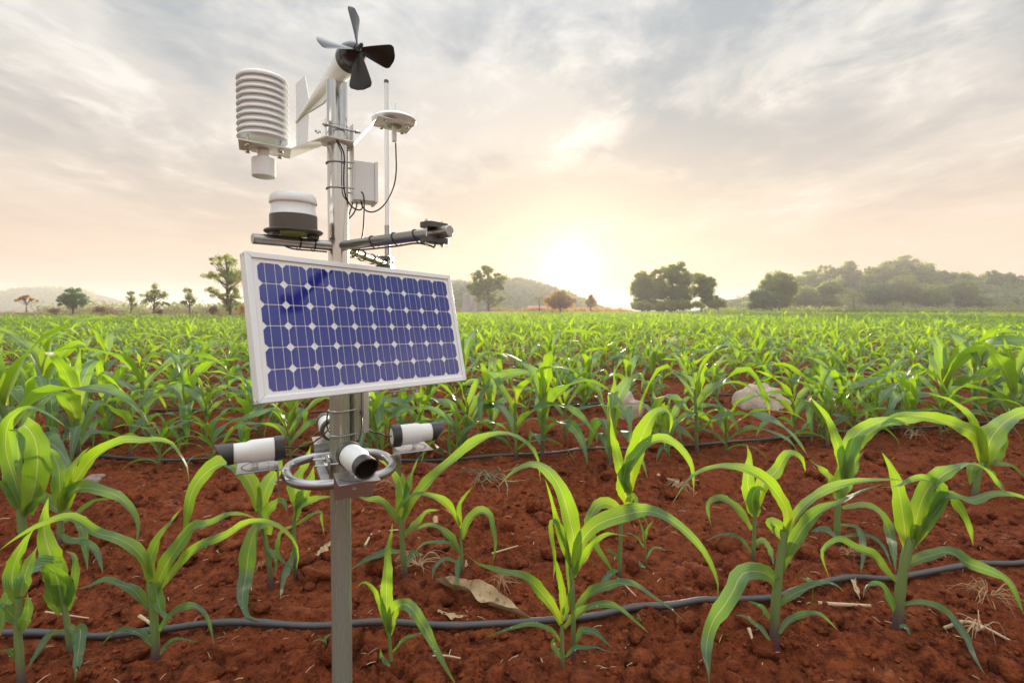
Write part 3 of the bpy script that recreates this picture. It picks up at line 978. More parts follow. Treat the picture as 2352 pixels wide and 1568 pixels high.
# ------------------------------------------------------------------ haze: pale air round the whole place
hz_v = [(x, y, z) for x in (-3600, 3600) for y in (-120, 3600) for z in (-1.2, 33.0)]
hz = bpy.data.meshes.new('haze')
hz.from_pydata(hz_v, [], [(0, 1, 3, 2), (4, 6, 7, 5), (0, 4, 5, 1), (2, 3, 7, 6), (0, 2, 6, 4), (1, 5, 7, 3)])
m_, t_, out_ = new_mat('haze')
vol = t_.node('ShaderNodeVolumePrincipled')
vol.inputs['Color'].default_value = (.93, .90, .86, 1)
vol.inputs['Density'].default_value = HAZE_DENSITY = 0.0010
vol.inputs['Anisotropy'].default_value = .2
t_.link(vol.outputs[0], out_.inputs['Volume'])
tag(link_mesh('haze', hz, m_), 'pale sunlit haze filling the air over the field', 'haze', kind='stuff')

# ------------------------------------------------------------------ weather station
PX0, PY0 = -0.4319, 1.25                        # where the pole stands
PR = 0.0247
sz0 = sh(PX0, PY0)
WS = empty('weather_station', (PX0, PY0, sz0))
tag(WS, 'steel weather station mast with solar panel, sensors and cameras in the corn field', 'weather station')
pole = Vector((PX0, PY0, 0))
def Z(py, Y):                                    # height of sheet row py at depth Y
    return P(1176, py, Y).z
def T(o):
    return Matrix.Translation(o)
def part(mb, name, mat, parent=WS, sharp=35):
    o = mb.build(name, MATS[mat] if isinstance(mat, str) else mat, None, sharp)
    o.parent = parent
    if parent is WS:
        o.matrix_parent_inverse = Matrix.Translation(WS.location).inverted()
    return o
def hexbolt(mb, o, ax, r=.0045, h=.005, shank=0.0, rs=.002):
    M = axis_frame(o, ax)
    mb.lathe([(r, 0), (r, h * .85), (r * .85, h)], M, 6)
    if shank:
        mb.lathe([(rs, -shank), (rs, 0)], M, 10)

# --- mast
z_top = Z(188, PY0)
m = MB()
zj = Z(700, PY0)                                 # added joint behind panel; ground's reflection painted into the lower length's grey
m.lathe([(PR, zj + .001), (PR, Z(294, PY0) - .001)], T(pole), 48)
m.lathe([(PR, Z(294, PY0) + .0015), (PR, z_top - .002), (PR - .002, z_top)], T(pole), 48)
m.lathe([(PR - .0012, Z(294, PY0) - .002), (PR - .0012, Z(294, PY0) + .003)], T(pole), 48)
mast = part(m, 'mast', 'steel', sharp=25)
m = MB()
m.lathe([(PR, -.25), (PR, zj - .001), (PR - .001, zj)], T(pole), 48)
part(m, 'lower_mast', 'mast_reflect_grey', sharp=25)

# --- wind monitor: body, tail fin, propeller
ax = Vector((.555, -.832, 0))
th = math.atan2(854, F_PX)
ax = Vector((math.sin(th), -math.cos(th), 0)).normalized()
hside = Vector((math.cos(th), math.sin(th), 0))
def t_for(px, d_):
    u_ = (px - 1176) / F_PX
    return (u_ * PY0 - PX0) / (d_.x - u_ * d_.y)
az = Z(171, PY0)
wc = Vector((PX0, PY0, az))
tn, tt = t_for(826, ax), t_for(687, ax)          # propeller and tail along the axis
MA = axis_frame(wc, ax)
m = MB()
L_ = tn - .058
m.lathe([(.003, tt - .006), (.0052, tt), (.0085, tt * .82), (.0150, tt * .45), (.0215, tt * .12), (.0265, .02), (.0300, L_ - .004), (.0303, L_)], MA, 44)
wind = part(m, 'wind_monitor_body', 'white_plastic', sharp=30)
m = MB()
m.lathe([(.0303, L_ + .0006), (.0318, L_ + .002), (.0318, L_ + .012), (.0300, L_ + .026)], MA, 44, False, False)
m.lathe([(.0292, L_ + .026), (.0290, L_ + .0275), (.0262, L_ + .040), (.0205, L_ + .050), (.0140, L_ + .0565), (.0090, L_ + .060), (.0060, tn - .004)], MA, 44)
m.lathe([(.0303, L_ + .0004), (.0303, L_ + .0008)], MA, 44)
part(m, 'nose_cone', 'prop_plastic', wind, 40)
m = MB()
m.lathe([(.0190, z_top - az - .004), (.0190, -.020), (.0225, -.010)], T(wc), 32)
part(m, 'neck', 'white_plastic', wind)
# keel under the body, then the tail fin (upper and lower blade)
def plate_along(poly, thick, mat, name, parent):
    m = MB()
    m.prism(poly, -thick / 2, thick / 2, frame(wc, ax, Vector((0, 0, 1)), hside))
    return part(m, name, mat, parent)
plate_along([(-.02, -.012), (-.03, -.034), (tt * .30, -.034), (tt * .68, -.012), (tt * .68, -.004), (-.02, -.004)], .006, 'white_plastic', 'keel', wind)
plate_along([(tt - .004, .004), (tt - .004, .118), (tt * .74, .102), (tt * .62, .010)], .003, 'white_plastic', 'tail_fin', wind)
plate_along([(tt - .004, -.004), (tt - .004, -.086), (tt * .71, -.094), (tt * .67, -.010)], .003, 'white_plastic', 'tail_fin', wind)
m = MB()
m.lathe([(.0062, tn - .012), (.0070, tn - .006), (.0070, tn + .008), (.0045, tn + .014), (.0042, tn + .026), (.0030, tn + .028)], MA, 24)
part(m, 'propeller_hub', 'prop_plastic', wind)
def blade_mesh():
    n, c = 15, 9
    V, Fq = [], []
    for sgn in (1, -1):
        for i in range(n):
            s = i / (n - 1)
            rad = .004 + .084 * s
            wd = .005 + .0255 * (s ** .75)
            if s > .72:
                wd *= math.sqrt(max(1 - ((s - .72) / .285) ** 3.0, .0))
            wd = max(wd, .0006)
            pit = R(62) - R(24) * s
            for j in range(c):
                q = 2 * j / (c - 1) - 1
                thk = .0016 * (1 - q * q) * (1 - .6 * s) * sgn
                x = q * wd; y = thk + .10 * wd * q * q
                V.append((x * math.cos(pit) - y * math.sin(pit), x * math.sin(pit) + y * math.cos(pit), rad))
    for k_ in range(2):
        o = k_ * n * c
        for i in range(n - 1):
            for j in range(c - 1):
                a = o + i * c + j
                Fq.append([a, a + 1, a + c + 1, a + c] if k_ == 0 else [a, a + c, a + c + 1, a + 1])
    e = n * c
    for i in range(n - 1):
        Fq.append([i * c, (i + 1) * c, e + (i + 1) * c, e + i * c])
        Fq.append([i * c + c - 1, e + i * c + c - 1, e + (i + 1) * c + c - 1, (i + 1) * c + c - 1])
    Fq.append([(n - 1) * c + j for j in range(c)] + [e + (n - 1) * c + j for j in range(c)][::-1])
    return V, Fq
bV, bF = blade_mesh()
for i in range(4):
    a = R(4) + i * math.pi / 2
    zr = Vector((0, 0, 1)) * math.cos(a) + hside * -math.sin(a)
    yr = -ax
    xr = yr.cross(zr)
    m = MB().add(bV, bF, frame(wc + ax * tn, xr, yr, zr))
    part(m, 'propeller_blade', 'prop_plastic', wind, 60)

# --- bent bracket that carries the radiation shield (front left) and the dome (back right)
thb = math.atan2(1432, F_PX)
bd = Vector((math.sin(thb), math.cos(thb), 0))   # along the bracket, towards the back right
bw = Vector((-bd.y, bd.x, 0))
def t_at(px):
    u_ = (px - 1176) / F_PX
    return (u_ * PY0 - PX0) / (bd.x - u_ * bd.y)
ts, td = t_at(610), t_at(908)
ps = pole + bd * ts; pd = pole + bd * td
zs = Z(343, ps.y); zd = Z(289, pd.y); zc = Z(331, PY0)
hw = .039
bw2 = Vector((-.451, .893, 0)).normalized()
def strip(mb, pts, hw, th):
    """bent sheet: pts are (t along bd, z)"""
    for (t0, z0), (t1, z1) in zip(pts, pts[1:]):
        c4 = [pole + bd * t + bw2 * (hw * q) + Vector((0, 0, z)) for t, z in ((t0, z0), (t1, z1)) for q in (-1, 1)]
        up_ = Vector((0, 0, th))
        mb.add([p for p in c4] + [p + up_ for p in c4], [[0, 1, 3, 2], [4, 6, 7, 5], [0, 2, 6, 4], [1, 5, 7, 3], [0, 4, 5, 1], [2, 3, 7, 6]])
m = MB()
strip(m, [(ts - .050, zs), (ts + .058, zs), (-.034, zc - .001)], hw, .0028)
brL = part(m, 'shield_bracket', 'white_paint')
m = MB()
strip(m, [(-.033, zc), (.036, zc)], hw * 1.02, .0030)
strip(m, [(.0365, zc + .0015), (td - .052, zd), (td + .046, zd)], hw, .0028)
for sg in (-1, 1):                                # upright ears
    m.box((.003, .034, .052), frame(pole + bd * (.0335 * sg) + Vector((0, 0, zc + .026)), bd, bw, Vector((0, 0, 1))), .0008, 1)
brR = part(m, 'mast_bracket', 'white_paint')
m = MB()
for sg in (-1, 1):
    o = pole + bw * (-.0285) + Vector((0, 0, zc + .030))
    m.tube([o - bd * .045, o + bd * .047], .0026, 10)
    o = pole + bw * (.0285) + Vector((0, 0, zc + .030))
    m.tube([o - bd * .045, o + bd * .047], .0026, 10)
    for b_ in (-.0285, .0285):
        hexbolt(m, pole + bw * b_ + bd * (.0352 * sg) + Vector((0, 0, zc + .030)), bd * sg, .0052, .006)
part(m, 'clamp_bolt', 'bolt', brR)
def plate_bolts(par, o, z, dx, dy):
    for a in (-1, 1):
        for b_ in (-1, 1):
            m = MB()
            hexbolt(m, o + bd * (dx * a) + bw2 * (dy * b_) + Vector((0, 0, z - .0002)), (0, 0, -1), .0058, .0075, .020, .0025)
            part(m, 'plate_bolt', 'bolt', par)
plate_bolts(brL, ps + bd * .002, zs, .034, .024)
plate_bolts(brR, pd, zd, .030, .024)

# --- radiation shield: ten stacked plates over the sensor cup
zb, zt = Z(324, ps.y), Z(178, ps.y)
m = MB()
m.lathe([(.0375, zb + .001), (.0375, zt - .002)], T(Vector((ps.x, ps.y, 0))), 40)
shield = part(m, 'radiation_shield', 'white_plastic')
n = 10
for i in range(n):
    z0 = zb + (zt - zb) * i / n
    hgt = (zt - zb) / n
    m = MB()
    r_ = .0535
    prof = [(.040, z0 + hgt * .10), (.0505, z0 + hgt * .02), (r_, z0 + hgt * .10), (r_ + .0004, z0 + hgt * .28), (.0520, z0 + hgt * .48), (.0490, z0 + hgt * .62), (.0478, z0 + hgt * .98)]
    if i == 0:
        prof = [(.034, z0 + .003), (.036, z0), (.0500, z0 - .001), (r_, z0 + hgt * .14)] + prof[3:]
    if i == n - 1:
        prof = prof[:4] + [(.0525, z0 + hgt * .60), (.049, z0 + hgt * .80), (.036, z0 + hgt * .92), (.001, z0 + hgt * .98)]
    m.lathe(prof, T(Vector((ps.x, ps.y, 0))), 56, False, False)
    part(m, 'shield_plate', 'white_plastic', shield, 50)
m = MB()
o = T(Vector((ps.x, ps.y, 0)))
zc1, zc2 = Z(365, ps.y), Z(407, ps.y)
m.lathe([(.0125, zs - .002), (.0125, zs - .017), (.0160, zs - .018), (.0165, zs - .021), (.0135, zs - .0225), (.0125, zc1 - .001)], o, 32)
m.lathe([(.012, zc1 + .0015), (.0235, zc1), (.0250, zc1 - .0015), (.0250, zc2 + .0015), (.0235, zc2), (.001, zc2 - .0004)], o, 40, True, True)
part(m, 'sensor_cup', 'white_plastic', shield, 30)

# --- satellite dome on the back plate
m = MB()
od = T(Vector((pd.x, pd.y, 0)))
m.lathe([(.030, zd + .008), (.056, zd + .010), (.0585, zd + .0125), (.0575, zd + .0155), (.050, zd + .021), (.036, zd + .0265), (.018, zd + .0295), (.001, zd + .0305)], od, 56)
dome = part(m, 'antenna_dome', 'white_plastic', sharp=40)
m = MB()
m.lathe([(.011, zd - .0016), (.011, zd + .0085)], od, 28)
m.lathe([(.0060, zd - .042), (.0066, zd - .0415), (.0066, zd - .002)], od, 24)
part(m, 'dome_stem', 'white_plastic', dome)
m = MB()
m.lathe([(.0185, zd - .0030), (.0185, zd - .0017)], od, 36)
part(m, 'stem_washer', 'galvanised', dome)
m = MB()
m.lathe([(.0058, zd + .030), (.0060, zd + .058), (.0050, zd + .060)], od, 20)
part(m, 'antenna_stub', 'white_plastic', dome)

# --- three arms with their loads
za = Z(566, PY0)
AR = .0120
d1 = Vector((-math.sin(math.atan2(1156, F_PX)), -math.cos(math.atan2(1156, F_PX)), 0))
d2 = Vector((math.sin(math.atan2(1455, F_PX)), -math.cos(math.atan2(1455, F_PX)), 0))
d3 = Vector((0.004, 1, 0)).normalized()
pa = pole + Vector((0, 0, za))
def arm(d_, L, parent=WS):
    m = MB()
    m.lathe([(AR, PR * .6), (AR, L - .0015), (AR - .0015, L)], axis_frame(pa, d_), 32)
    return part(m, 'arm', 'steel_arm', parent)
l1, l2 = t_for(582, d1), t_for(1034, d2)
arm1, arm2, arm3 = arm(d1, l1), arm(d2, l2), arm(d3, .52)
# rain and radiation dome sensor on the left arm
tk = t_for(677, d1)
pk = pa + d1 * tk
ok = T(Vector((pk.x, pk.y, 0)))
zf = pk.z + AR + .0105
m = MB()
m.lathe([(.0420, zf - .002), (.0530, zf - .004), (.0600, zf - .0035), (.0640, zf), (.0640, zf + .0025), (.0618, zf + .0042), (.030, zf + .0045)], ok, 60)
flange = part(m, 'sensor_flange', 'band_metal', sharp=40)
for sg in (-1, 1):
    m = MB()
    m.box((.018, .030, .010), frame(pk + d1 * (.045 * sg) + Vector((0, 0, AR + .003)), d1, Vector((-d1.y, d1.x, 0)), Vector((0, 0, 1))), .001, 1)
    part(m, 'saddle', 'clamp_dark', flange)
zq = Z(497, pk.y); zp = Z(448, pk.y)
m = MB()
m.lathe([(.0520, zf + .004), (.0520, zq)], ok, 60)
part(m, 'sensor_band', 'band_metal', flange)
m = MB()
h_ = zp - zq
m.lathe([(.0518, zq + .0003), (.0518, zq + h_ * .05), (.0485, zq + h_ * .15), (.0480, zq + h_ * .52), (.0512, zq + h_ * .55), (.0525, zq + h_ * .60), (.0500, zq + h_ * .88), (.0462, zq + h_ * .98), (.030, zq + h_ * 1.06), (.001, zq + h_ * 1.08)], ok, 60)
part(m, 'sensor_cap', 'white_plastic', flange, 38)

# clamps: two rounded shoes held by bolts
def clamp(base, d_, parent, up, L=.036, wd=.029, gap=AR * .86, th=.0105, rod=True):
    side = Vector((-d_.y, d_.x, 0))
    for sg in (-1, 1):
        m = MB()
        n_ = 20
        poly = [(math.copysign(abs(math.cos(a)) ** .45, math.cos(a)) * L / 2, math.copysign(abs(math.sin(a)) ** .45, math.sin(a)) * wd) for a in [2 * math.pi * i / n_ for i in range(n_)]]
        m.prism(poly, -th / 2, th / 2, frame(base + Vector((0, 0, sg * (gap + th * .45))), d_, side, Vector((0, 0, 1))))
        part(m, 'clamp_shoe', 'clamp_dark', parent, 50)
    m = MB()
    for a in ((0,) if L < .05 else (-1, 1)):
        for b_ in (-1, 1):
            o = base + d_ * (a * L * .30) + side * (b_ * wd * .74)
            m.tube([o - Vector((0, 0, gap + th + .006)), o + Vector((0, 0, gap + th + .006))], .0021, 8)
            for sg in (-1, 1):
                hexbolt(m, o + Vector((0, 0, sg * (gap + th))), (0, 0, sg), .0042, .0035)
    part(m, 'clamp_bolt', 'bolt', parent)
clamp(pa + d2 * (l2 - .045), d2, arm2, 1)
p3 = pa + d3 * t_for(886, d3)
clamp(p3, d3, arm3, 1, L=.095, wd=.024)
# whip antenna on the back arm
m = MB()
oa = Vector((P(890, 600, p3.y).x, p3.y, 0))
z1, z2, z3 = Z(600, p3.y) - .02, Z(520, p3.y), Z(192, p3.y)
m.lathe([(.0076, z2), (.0076, z3)], T(oa), 24)
whip = part(m, 'whip_antenna', 'white_plastic')
m = MB(); m.lathe([(.0092, z1), (.0092, z2 + .003)], T(oa), 24); part(m, 'antenna_sleeve', 'galvanised', whip)
m = MB(); m.lathe([(.0078, z3 + .0002), (.0078, z3 + .010), (.006, z3 + .012)], T(oa), 24); part(m, 'antenna_tip', 'band_metal', whip)

# --- electronics boxes strapped to the mast
def ubolt(mb, z, r, gap_dir, reach, rr=.0019):
    """rod bent round the mast, its legs reaching gap_dir"""
    g_ = Vector((gap_dir.x, gap_dir.y, 0)).normalized(); s_ = Vector((-g_.y, g_.x, 0))
    pts = [pole + s_ * r + g_ * reach + Vector((0, 0, z))]
    for i in range(17):
        a = math.pi / 2 + math.pi * i / 16
        pts.append(pole + g_ * (math.cos(a) * r) + s_ * (math.sin(a) * r) + Vector((0, 0, z)))
    pts.append(pole - s_ * r + g_ * reach + Vector((0, 0, z)))
    mb.tube(pts, rr, 10)
f_ = Vector((math.sin(R(64)), math.cos(R(64)), 0)); b_ = Vector((-f_.y, f_.x, 0))
org = P(811, 450, 1.262); org.z = 0
zb1, zb2 = Z(459, 1.27), Z(370, 1.27)
m = MB()
m.box((.050, .058, zb2 - zb1), frame(org + f_ * .0285 + b_ * .029 + Vector((0, 0, (zb1 + zb2) / 2)), f_, b_, Vector((0, 0, 1))), .0008, 1)
ebx = part(m, 'electronics_box', 'white_paint')
m = MB()
m.box((.0034, .060, Z(316, 1.26) - zb1 + .001), frame(org + f_ * .0015 + b_ * .029 + Vector((0, 0, (Z(316, 1.26) + zb1 - .001) / 2)), f_, b_, Vector((0, 0, 1))), .0006, 1)
part(m, 'mounting_plate', 'white_paint', ebx)
m = MB()
m.box((.0075, .064, zb2 - zb1 + .006), frame(org + f_ * .0575 + b_ * .027 + Vector((0, 0, (zb1 + zb2) / 2 - .001)), f_, b_, Vector((0, 0, 1))), .001, 1)
part(m, 'box_lid', 'white_paint', ebx)
for py in (377, 435):
    m = MB(); ubolt(m, Z(py, PY0), PR + .0021, f_, .036); part(m, 'u_bolt', 'steel_arm', ebx)
# lower junction box
f2 = Vector((math.sin(R(35)), math.cos(R(35)), 0)); b2 = Vector((-f2.y, f2.x, 0))
zl1, zl2 = Z(1004, 1.29), Z(880, 1.29)
m = MB()
m.box((.020, .046, zl2 - zl1), frame(pole + f2 * .030 + Vector((.006, 0, (zl1 + zl2) / 2)), f2, b2, Vector((0, 0, 1))), .001, 1)
jb = part(m, 'junction_box', 'mast_reflect_grey')
m = MB()
m.box((.016, .056, (zl2 - zl1) * .86), frame(pole + f2 * .0488 + Vector((.009, 0, (zl1 + zl2) / 2 + .006)), f2, b2, Vector((0, 0, 1))), .0012, 1)
part(m, 'box_cover', 'box_grey', jb)
for py in (941, 996):
    m = MB(); ubolt(m, Z(py, PY0), PR + .0024, f2, .03, .0021); part(m, 'u_bolt', 'galvanised', jb)

# --- solar panel
k_p = .934
yaw, tilt, roll = .916, .242, -.033
Wp, Hp = .623 * k_p, .331 * k_p
ex = Vector((math.cos(yaw), math.sin(yaw), 0)); n0 = Vector((math.sin(yaw), -math.cos(yaw), 0))
ey = Vector((0, 0, 1)) * math.cos(tilt) - n0 * math.sin(tilt)
pxx = ex * math.cos(roll) + ey * math.sin(roll); pyy = -ex * math.sin(roll) + ey * math.cos(roll); pzz = pxx.cross(pyy)
pc = Vector((-.357 * k_p, 1.3 * k_p, 1 + (.958 - 1) * k_p))
MP = frame(pc, pxx, pyy, pzz)
fw_, ft = .0125, .024
m = MB()
m.prism([(-Wp / 2 + .006, -Hp / 2 + .006), (Wp / 2 - .006, -Hp / 2 + .006), (Wp / 2 - .006, Hp / 2 - .006), (-Wp / 2 + .006, Hp / 2 - .006)], -.0085, -.0035, MP)
panel = part(m, 'solar_panel', 'backsheet')
def bar(poly, name):                             # mitred frame member with a lip
    m = MB()
    m.prism(poly, -ft, 0, MP)
    o = part(m, name, 'frame_alu', panel)
    bv = o.modifiers.new('bevel', 'BEVEL'); bv.width = .0012; bv.segments = 2; bv.limit_method = 'ANGLE'
g_ = .0003
a, b = Wp / 2, Hp / 2
bar([(-a + g_, b), (a - g_, b), (a - fw_, b - fw_), (-a + fw_, b - fw_)], 'panel_frame')
bar([(-a + g_, -b), (-a + fw_, -b + fw_), (a - fw_, -b + fw_), (a - g_, -b)], 'panel_frame')
bar([(-a, b - g_), (-a + fw_, b - fw_ - g_), (-a + fw_, -b + fw_ + g_), (-a, -b + g_)], 'panel_frame')
bar([(a, b - g_), (a, -b + g_), (a - fw_, -b + fw_ + g_), (a - fw_, b - fw_ - g_)], 'panel_frame')
for sx, sy in ((-1, 1), (-1, -1)):
    m = MB()
    for zz in (-.006, -.018):
        hexbolt(m, MP @ Vector((-a - .0001, sy * (b - .006), zz)), -pxx, .0020, .0012)
    part(m, 'frame_screw', 'bolt', panel)
NCX, NCY = 10, 6
mx0, mx1, my = .010, .008, .0075
gx0, gx1 = -a + fw_ + mx0, a - fw_ - mx1
gy0, gy1 = -b + fw_ + my, b - fw_ - my
cw, chh = (gx1 - gx0) / NCX, (gy1 - gy0) / NCY
def cell_mesh():
    gp = .0009; hw_, hh = cw / 2 - gp, chh / 2 - gp
    cc = min(hw_, hh) * .36; bb = .0007
    x1, x2 = -hw_ * .42, hw_ * .40
    polys = [[(-hw_, -hh + cc), (-hw_ + cc, -hh), (x1 - bb, -hh), (x1 - bb, hh), (-hw_ + cc, hh), (-hw_, hh - cc)],
             [(x1 + bb, -hh), (x2 - bb, -hh), (x2 - bb, hh), (x1 + bb, hh)],
             [(x2 + bb, -hh), (hw_ - cc, -hh), (hw_, -hh + cc), (hw_, hh - cc), (hw_ - cc, hh), (x2 + bb, hh)]]
    me = bpy.data.meshes.new('cell'); V, Fq = [], []
    for p in polys:
        i0 = len(V); V += [(x, y, 0) for x, y in p]; Fq.append([i0 + i for i in range(len(p))])
    me.from_pydata(V, [], Fq); me.materials.append(MATS['solar_cell']); me.update()
    return me
cm = cell_mesh()
for j in range(NCY):
    for i in range(NCX):
        o = bpy.data.objects.new('cell', cm)
        C.objects.link(o); o.parent = panel
        o.matrix_local = MP @ T(Vector((gx0 + cw * (i + .5), gy0 + chh * (j + .5), -.0029)))
# bracket that carries the panel on the mast
m = MB()
nb = (pc - pole); 
for zz in (.06, -.11):
    o = MP @ Vector((.0, zz, -ft))
    q_ = Vector((PX0, PY0, o.z))
    dv = (o - q_); L = dv.length; dv.normalize(); s_ = Vector((0, 0, 1)).cross(dv).normalized()
    m.box((L - .02, .026, .004), frame((o + q_) / 2 + dv * .008, dv, s_, dv.cross(s_)), .0005, 1)
part(m, 'panel_bracket', 'galvanised', panel)
m = MB()
o = MP @ Vector((.075, -b - .0065, -.016))
m.box((.105, .020, .003), frame(o, pxx, pzz, pyy), .0006, 1)
for dx in (-.032, .040):
    hexbolt(m, o + pxx * dx - pyy * .0015, -pyy, .0058, .0065, -.0, .002)
part(m, 'panel_clamp', 'galvanised', panel)

# --- tube ring with four small cameras
zr = Z(1072, PY0)
RR, TR = .1285, .0113
q0 = R(64)
e1 = Vector((math.sin(q0), math.cos(q0), 0)); e2 = Vector((math.cos(q0), -math.sin(q0), 0))   # right-back, front-right
m = MB()
N = 72
ringp = [pole + (e1 * math.cos(2 * math.pi * i / N) + e2 * math.sin(2 * math.pi * i / N)) * (RR * (1 - .035 * math.cos(8 * math.pi * i / N))) + Vector((0, 0, zr)) for i in range(N + 1)]
m.tube(ringp, TR, 20, False)
ring = part(m, 'camera_ring', 'galvanised', sharp=60)
for sg in (-1, 1):
    m = MB()
    off = .045
    L = 2 * math.sqrt(RR ** 2 - off ** 2) - .008
    m.box((L, .020, .013), frame(pole + e1 * (off * sg) + Vector((0, 0, zr)), e2, e1, Vector((0, 0, 1))), .001, 1)
    part(m, 'cross_bar', 'galvanised', ring)
    m = MB()
    m.box((.062, .007, .030), frame(pole + e1 * (sg * (PR + .0045)) + Vector((0, 0, zr + .012)), e2, e1, Vector((0, 0, 1))), .001, 1)
    part(m, 'clamp_jaw', 'galvanised', ring)
m = MB()
for s2 in (-1, 1):
    o = pole + e2 * (s2 * (PR + .0035)) + Vector((0, 0, zr + .018))
    m.tube([o - e1 * .062, o + e1 * .062], .0028, 10)
    for sg in (-1, 1):
        hexbolt(m, o + e1 * (sg * .0335), e1 * sg, .0056, .006)
part(m, 'clamp_bolt', 'bolt', ring)
def camera_unit(dir_, twist=0.0, shift=Vector((0, 0, 0))):
    up = Vector((0, 0, 1)); s_ = up.cross(dir_).normalized()     # s_ = left of the looking direction
    base = pole + Vector((0, 0, zr)) + shift
    zc_ = .064                                                    # camera axis above the ring
    fl = RR + TR + .0025
    cd = (Matrix.Rotation(twist, 3, 'Z') @ dir_).normalized()
    piv = base + dir_ * (fl + .048)
    c0 = piv + up * zc_
    MC = axis_frame(c0, cd)
    xr = .063
    m = MB()
    m.lathe([(.0270, -xr + .022), (.0270, .004), (.0262, .010), (.0232, .018), (.0230, .044)], MC, 44, False, True)
    body = part(m, 'field_camera', 'camera_grey', WS, 30)
    # angle bracket: upright flange against the ring, shelf outwards
    mB = MB()
    mB.box((.0030, .086, .058), frame(base + dir_ * fl + up * (-.004), dir_, s_, up), .0005, 1)
    part(mB, 'camera_bracket', 'galvanised', body)
    mB = MB()
    mB.box((.088, .086, .0030), frame(base + dir_ * (fl + .0425) + up * .0265, dir_, s_, up), .0005, 1)
    part(mB, 'shelf', 'galvanised', body)
    # curved slot in the shelf, shown by its dark opening and lip
    m = MB(); n_ = 22; V, Fq = [], []
    cx = fl + .040; ri, ro = .0345, .0385
    for i in range(n_ + 1):
        a_ = R(-78) + R(156) * i / n_
        for r_ in (ri, ro):
            V.append(base + dir_ * (cx + r_ * math.cos(a_)) + s_ * (r_ * math.sin(a_)) + up * .02825)
    Fq = [[2 * i, 2 * i + 1, 2 * i + 3, 2 * i + 2] for i in range(n_)]
    m.add(V, Fq); part(m, 'slot', 'dark_plastic', body)
    m = MB()
    for a_, b_ in ((-.02, -.016), (-.02, .016), (.016, -.016), (.016, .016)):
        m.lathe([(.0022, .0281), (.0022, .0284)], T(base + dir_ * (cx + a_) + s_ * b_), 10)
    part(m, 'shelf_holes', 'dark_plastic', body)
    # U-bolt that ties the bracket to the ring tube
    m = MB(); n_ = 12
    for o_ in (.03,):
        c_ = base + dir_ * RR
        pts = [c_ + dir_ * (TR + .010) + up * (TR + .0016)]
        for i in range(n_ + 1):
            a_ = math.pi / 2 + math.pi * i / n_
            pts.append(c_ + dir_ * math.cos(a_) * (TR + .0016) + up * math.sin(a_) * (TR + .0016))
        pts.append(c_ + dir_ * (TR + .010) - up * (TR + .0016))
        m.tube(pts, .0017, 8)
        for sg in (-1, 1):
            hexbolt(m, base + dir_ * (fl + .0016) + up * (sg * (TR + .0016)), dir_, .0044, .0035)
    part(m, 'u_bolt', 'bolt', body)
    # post and housing
    m = MB()
    m.lathe([(.0060, .028), (.0060, .036), (.0105, .0365), (.0105, .042)], T(piv), 24)
    part(m, 'camera_post', 'white_paint', body)
    m = MB()
    m.lathe([(.0215, -xr + .0005), (.0215, -xr), (.0285, -xr), (.0292, -xr + .001), (.0292, -xr + .0225), (.0275, -xr + .0230)], MC, 44, False, False)
    part(m, 'rear_collar', 'dark_plastic', body)
    m = MB(); m.lathe([(.0213, -xr + .0012), (.0213, -xr + .0030)], MC, 36); part(m, 'rear_cover', 'camera_grey', body)
    # hood cut slantwise: long above the lens, short below
    m = MB(); n_ = 44; V, Fq = [], []
    xax = MC.col[0].to_3d(); yax = MC.col[1].to_3d(); zax = MC.col[2].to_3d()
    for rad_, off in ((.0245, 0), (.0218, 0)):
        for kx in (0, 1):
            for i in range(n_):
                a_ = 2 * math.pi * i / n_
                p_ = (xax * math.cos(a_) + yax * math.sin(a_)) * rad_
                ht = p_.dot(up) / rad_
                end = .058 + max(ht + .45, 0) * .0165
                zz = .0442 if kx == 0 else end
                V.append(c0 + p_ + zax * zz)
    def quad(a0, b0):
        return [[a0 + i, a0 + (i + 1) % n_, b0 + (i + 1) % n_, b0 + i] for i in range(n_)]
    Fq = quad(0, n_) + quad(2 * n_, 3 * n_) + quad(n_, 3 * n_) + quad(0, 2 * n_)
    m.add(V, Fq); part(m, 'camera_hood', 'dark_plastic', body)
    m = MB(); m.lathe([(.0217, .0500), (.0217, .0515)], MC, 36); part(m, 'camera_lens', 'lens_glass', body)
    return c0 - cd * xr
cr_left = camera_unit(-e1, R(4))
cr_right = camera_unit(e1, R(2))
cr_front = camera_unit(e2, R(8), Vector((.012, 0, .004)))
cr_back = camera_unit(-e2, R(3), Vector((-.008, 0, 0)))

# --- cables
def cable(pts, name='cable', r=.0019, parent=WS):
    m = MB()
    m.tube(catmull(pts, 44), r, 8)
    return part(m, name, 'cable', parent, 80)
Yf = PY0 - PR - .003
def q2(zx, zy, Y):                                # from the enlarged view of the mast, right side
    return P((1280 + zx * .30612) * .57422, (380 + zy * .30612) * .57422, Y)
cable([q2(180, 553, Yf), q2(240, 620, Yf - .002), q2(300, 730, Yf + .006), q2(318, 830, Yf + .006), q2(312, 1000, Yf + .006), q2(312, 1180, Yf + .006), q2(335, 1320, Yf + .012), q2(390, 1430, 1.26), q2(450, 1485, 1.28), q2(520, 1503, 1.285), q2(555, 1470, 1.285), q2(535, 1370, 1.29)])
cable([q2(988, 628, pd.y), q2(994, 800, pd.y), q2(995, 1000, pd.y - .01), q2(965, 1190, pd.y - .02), q2(880, 1380, 1.31), q2(780, 1490, 1.30), q2(680, 1530, 1.29), q2(600, 1510, 1.285), q2(550, 1450, 1.285), q2(535, 1365, 1.29)])
cable([q2(541, 1268, 1.262), q2(565, 1300, 1.25), q2(578, 1400, 1.25), q2(575, 1570, 1.24), q2(560, 1800, 1.22), q2(515, 2000, 1.20), q2(490, 2090, 1.195)])
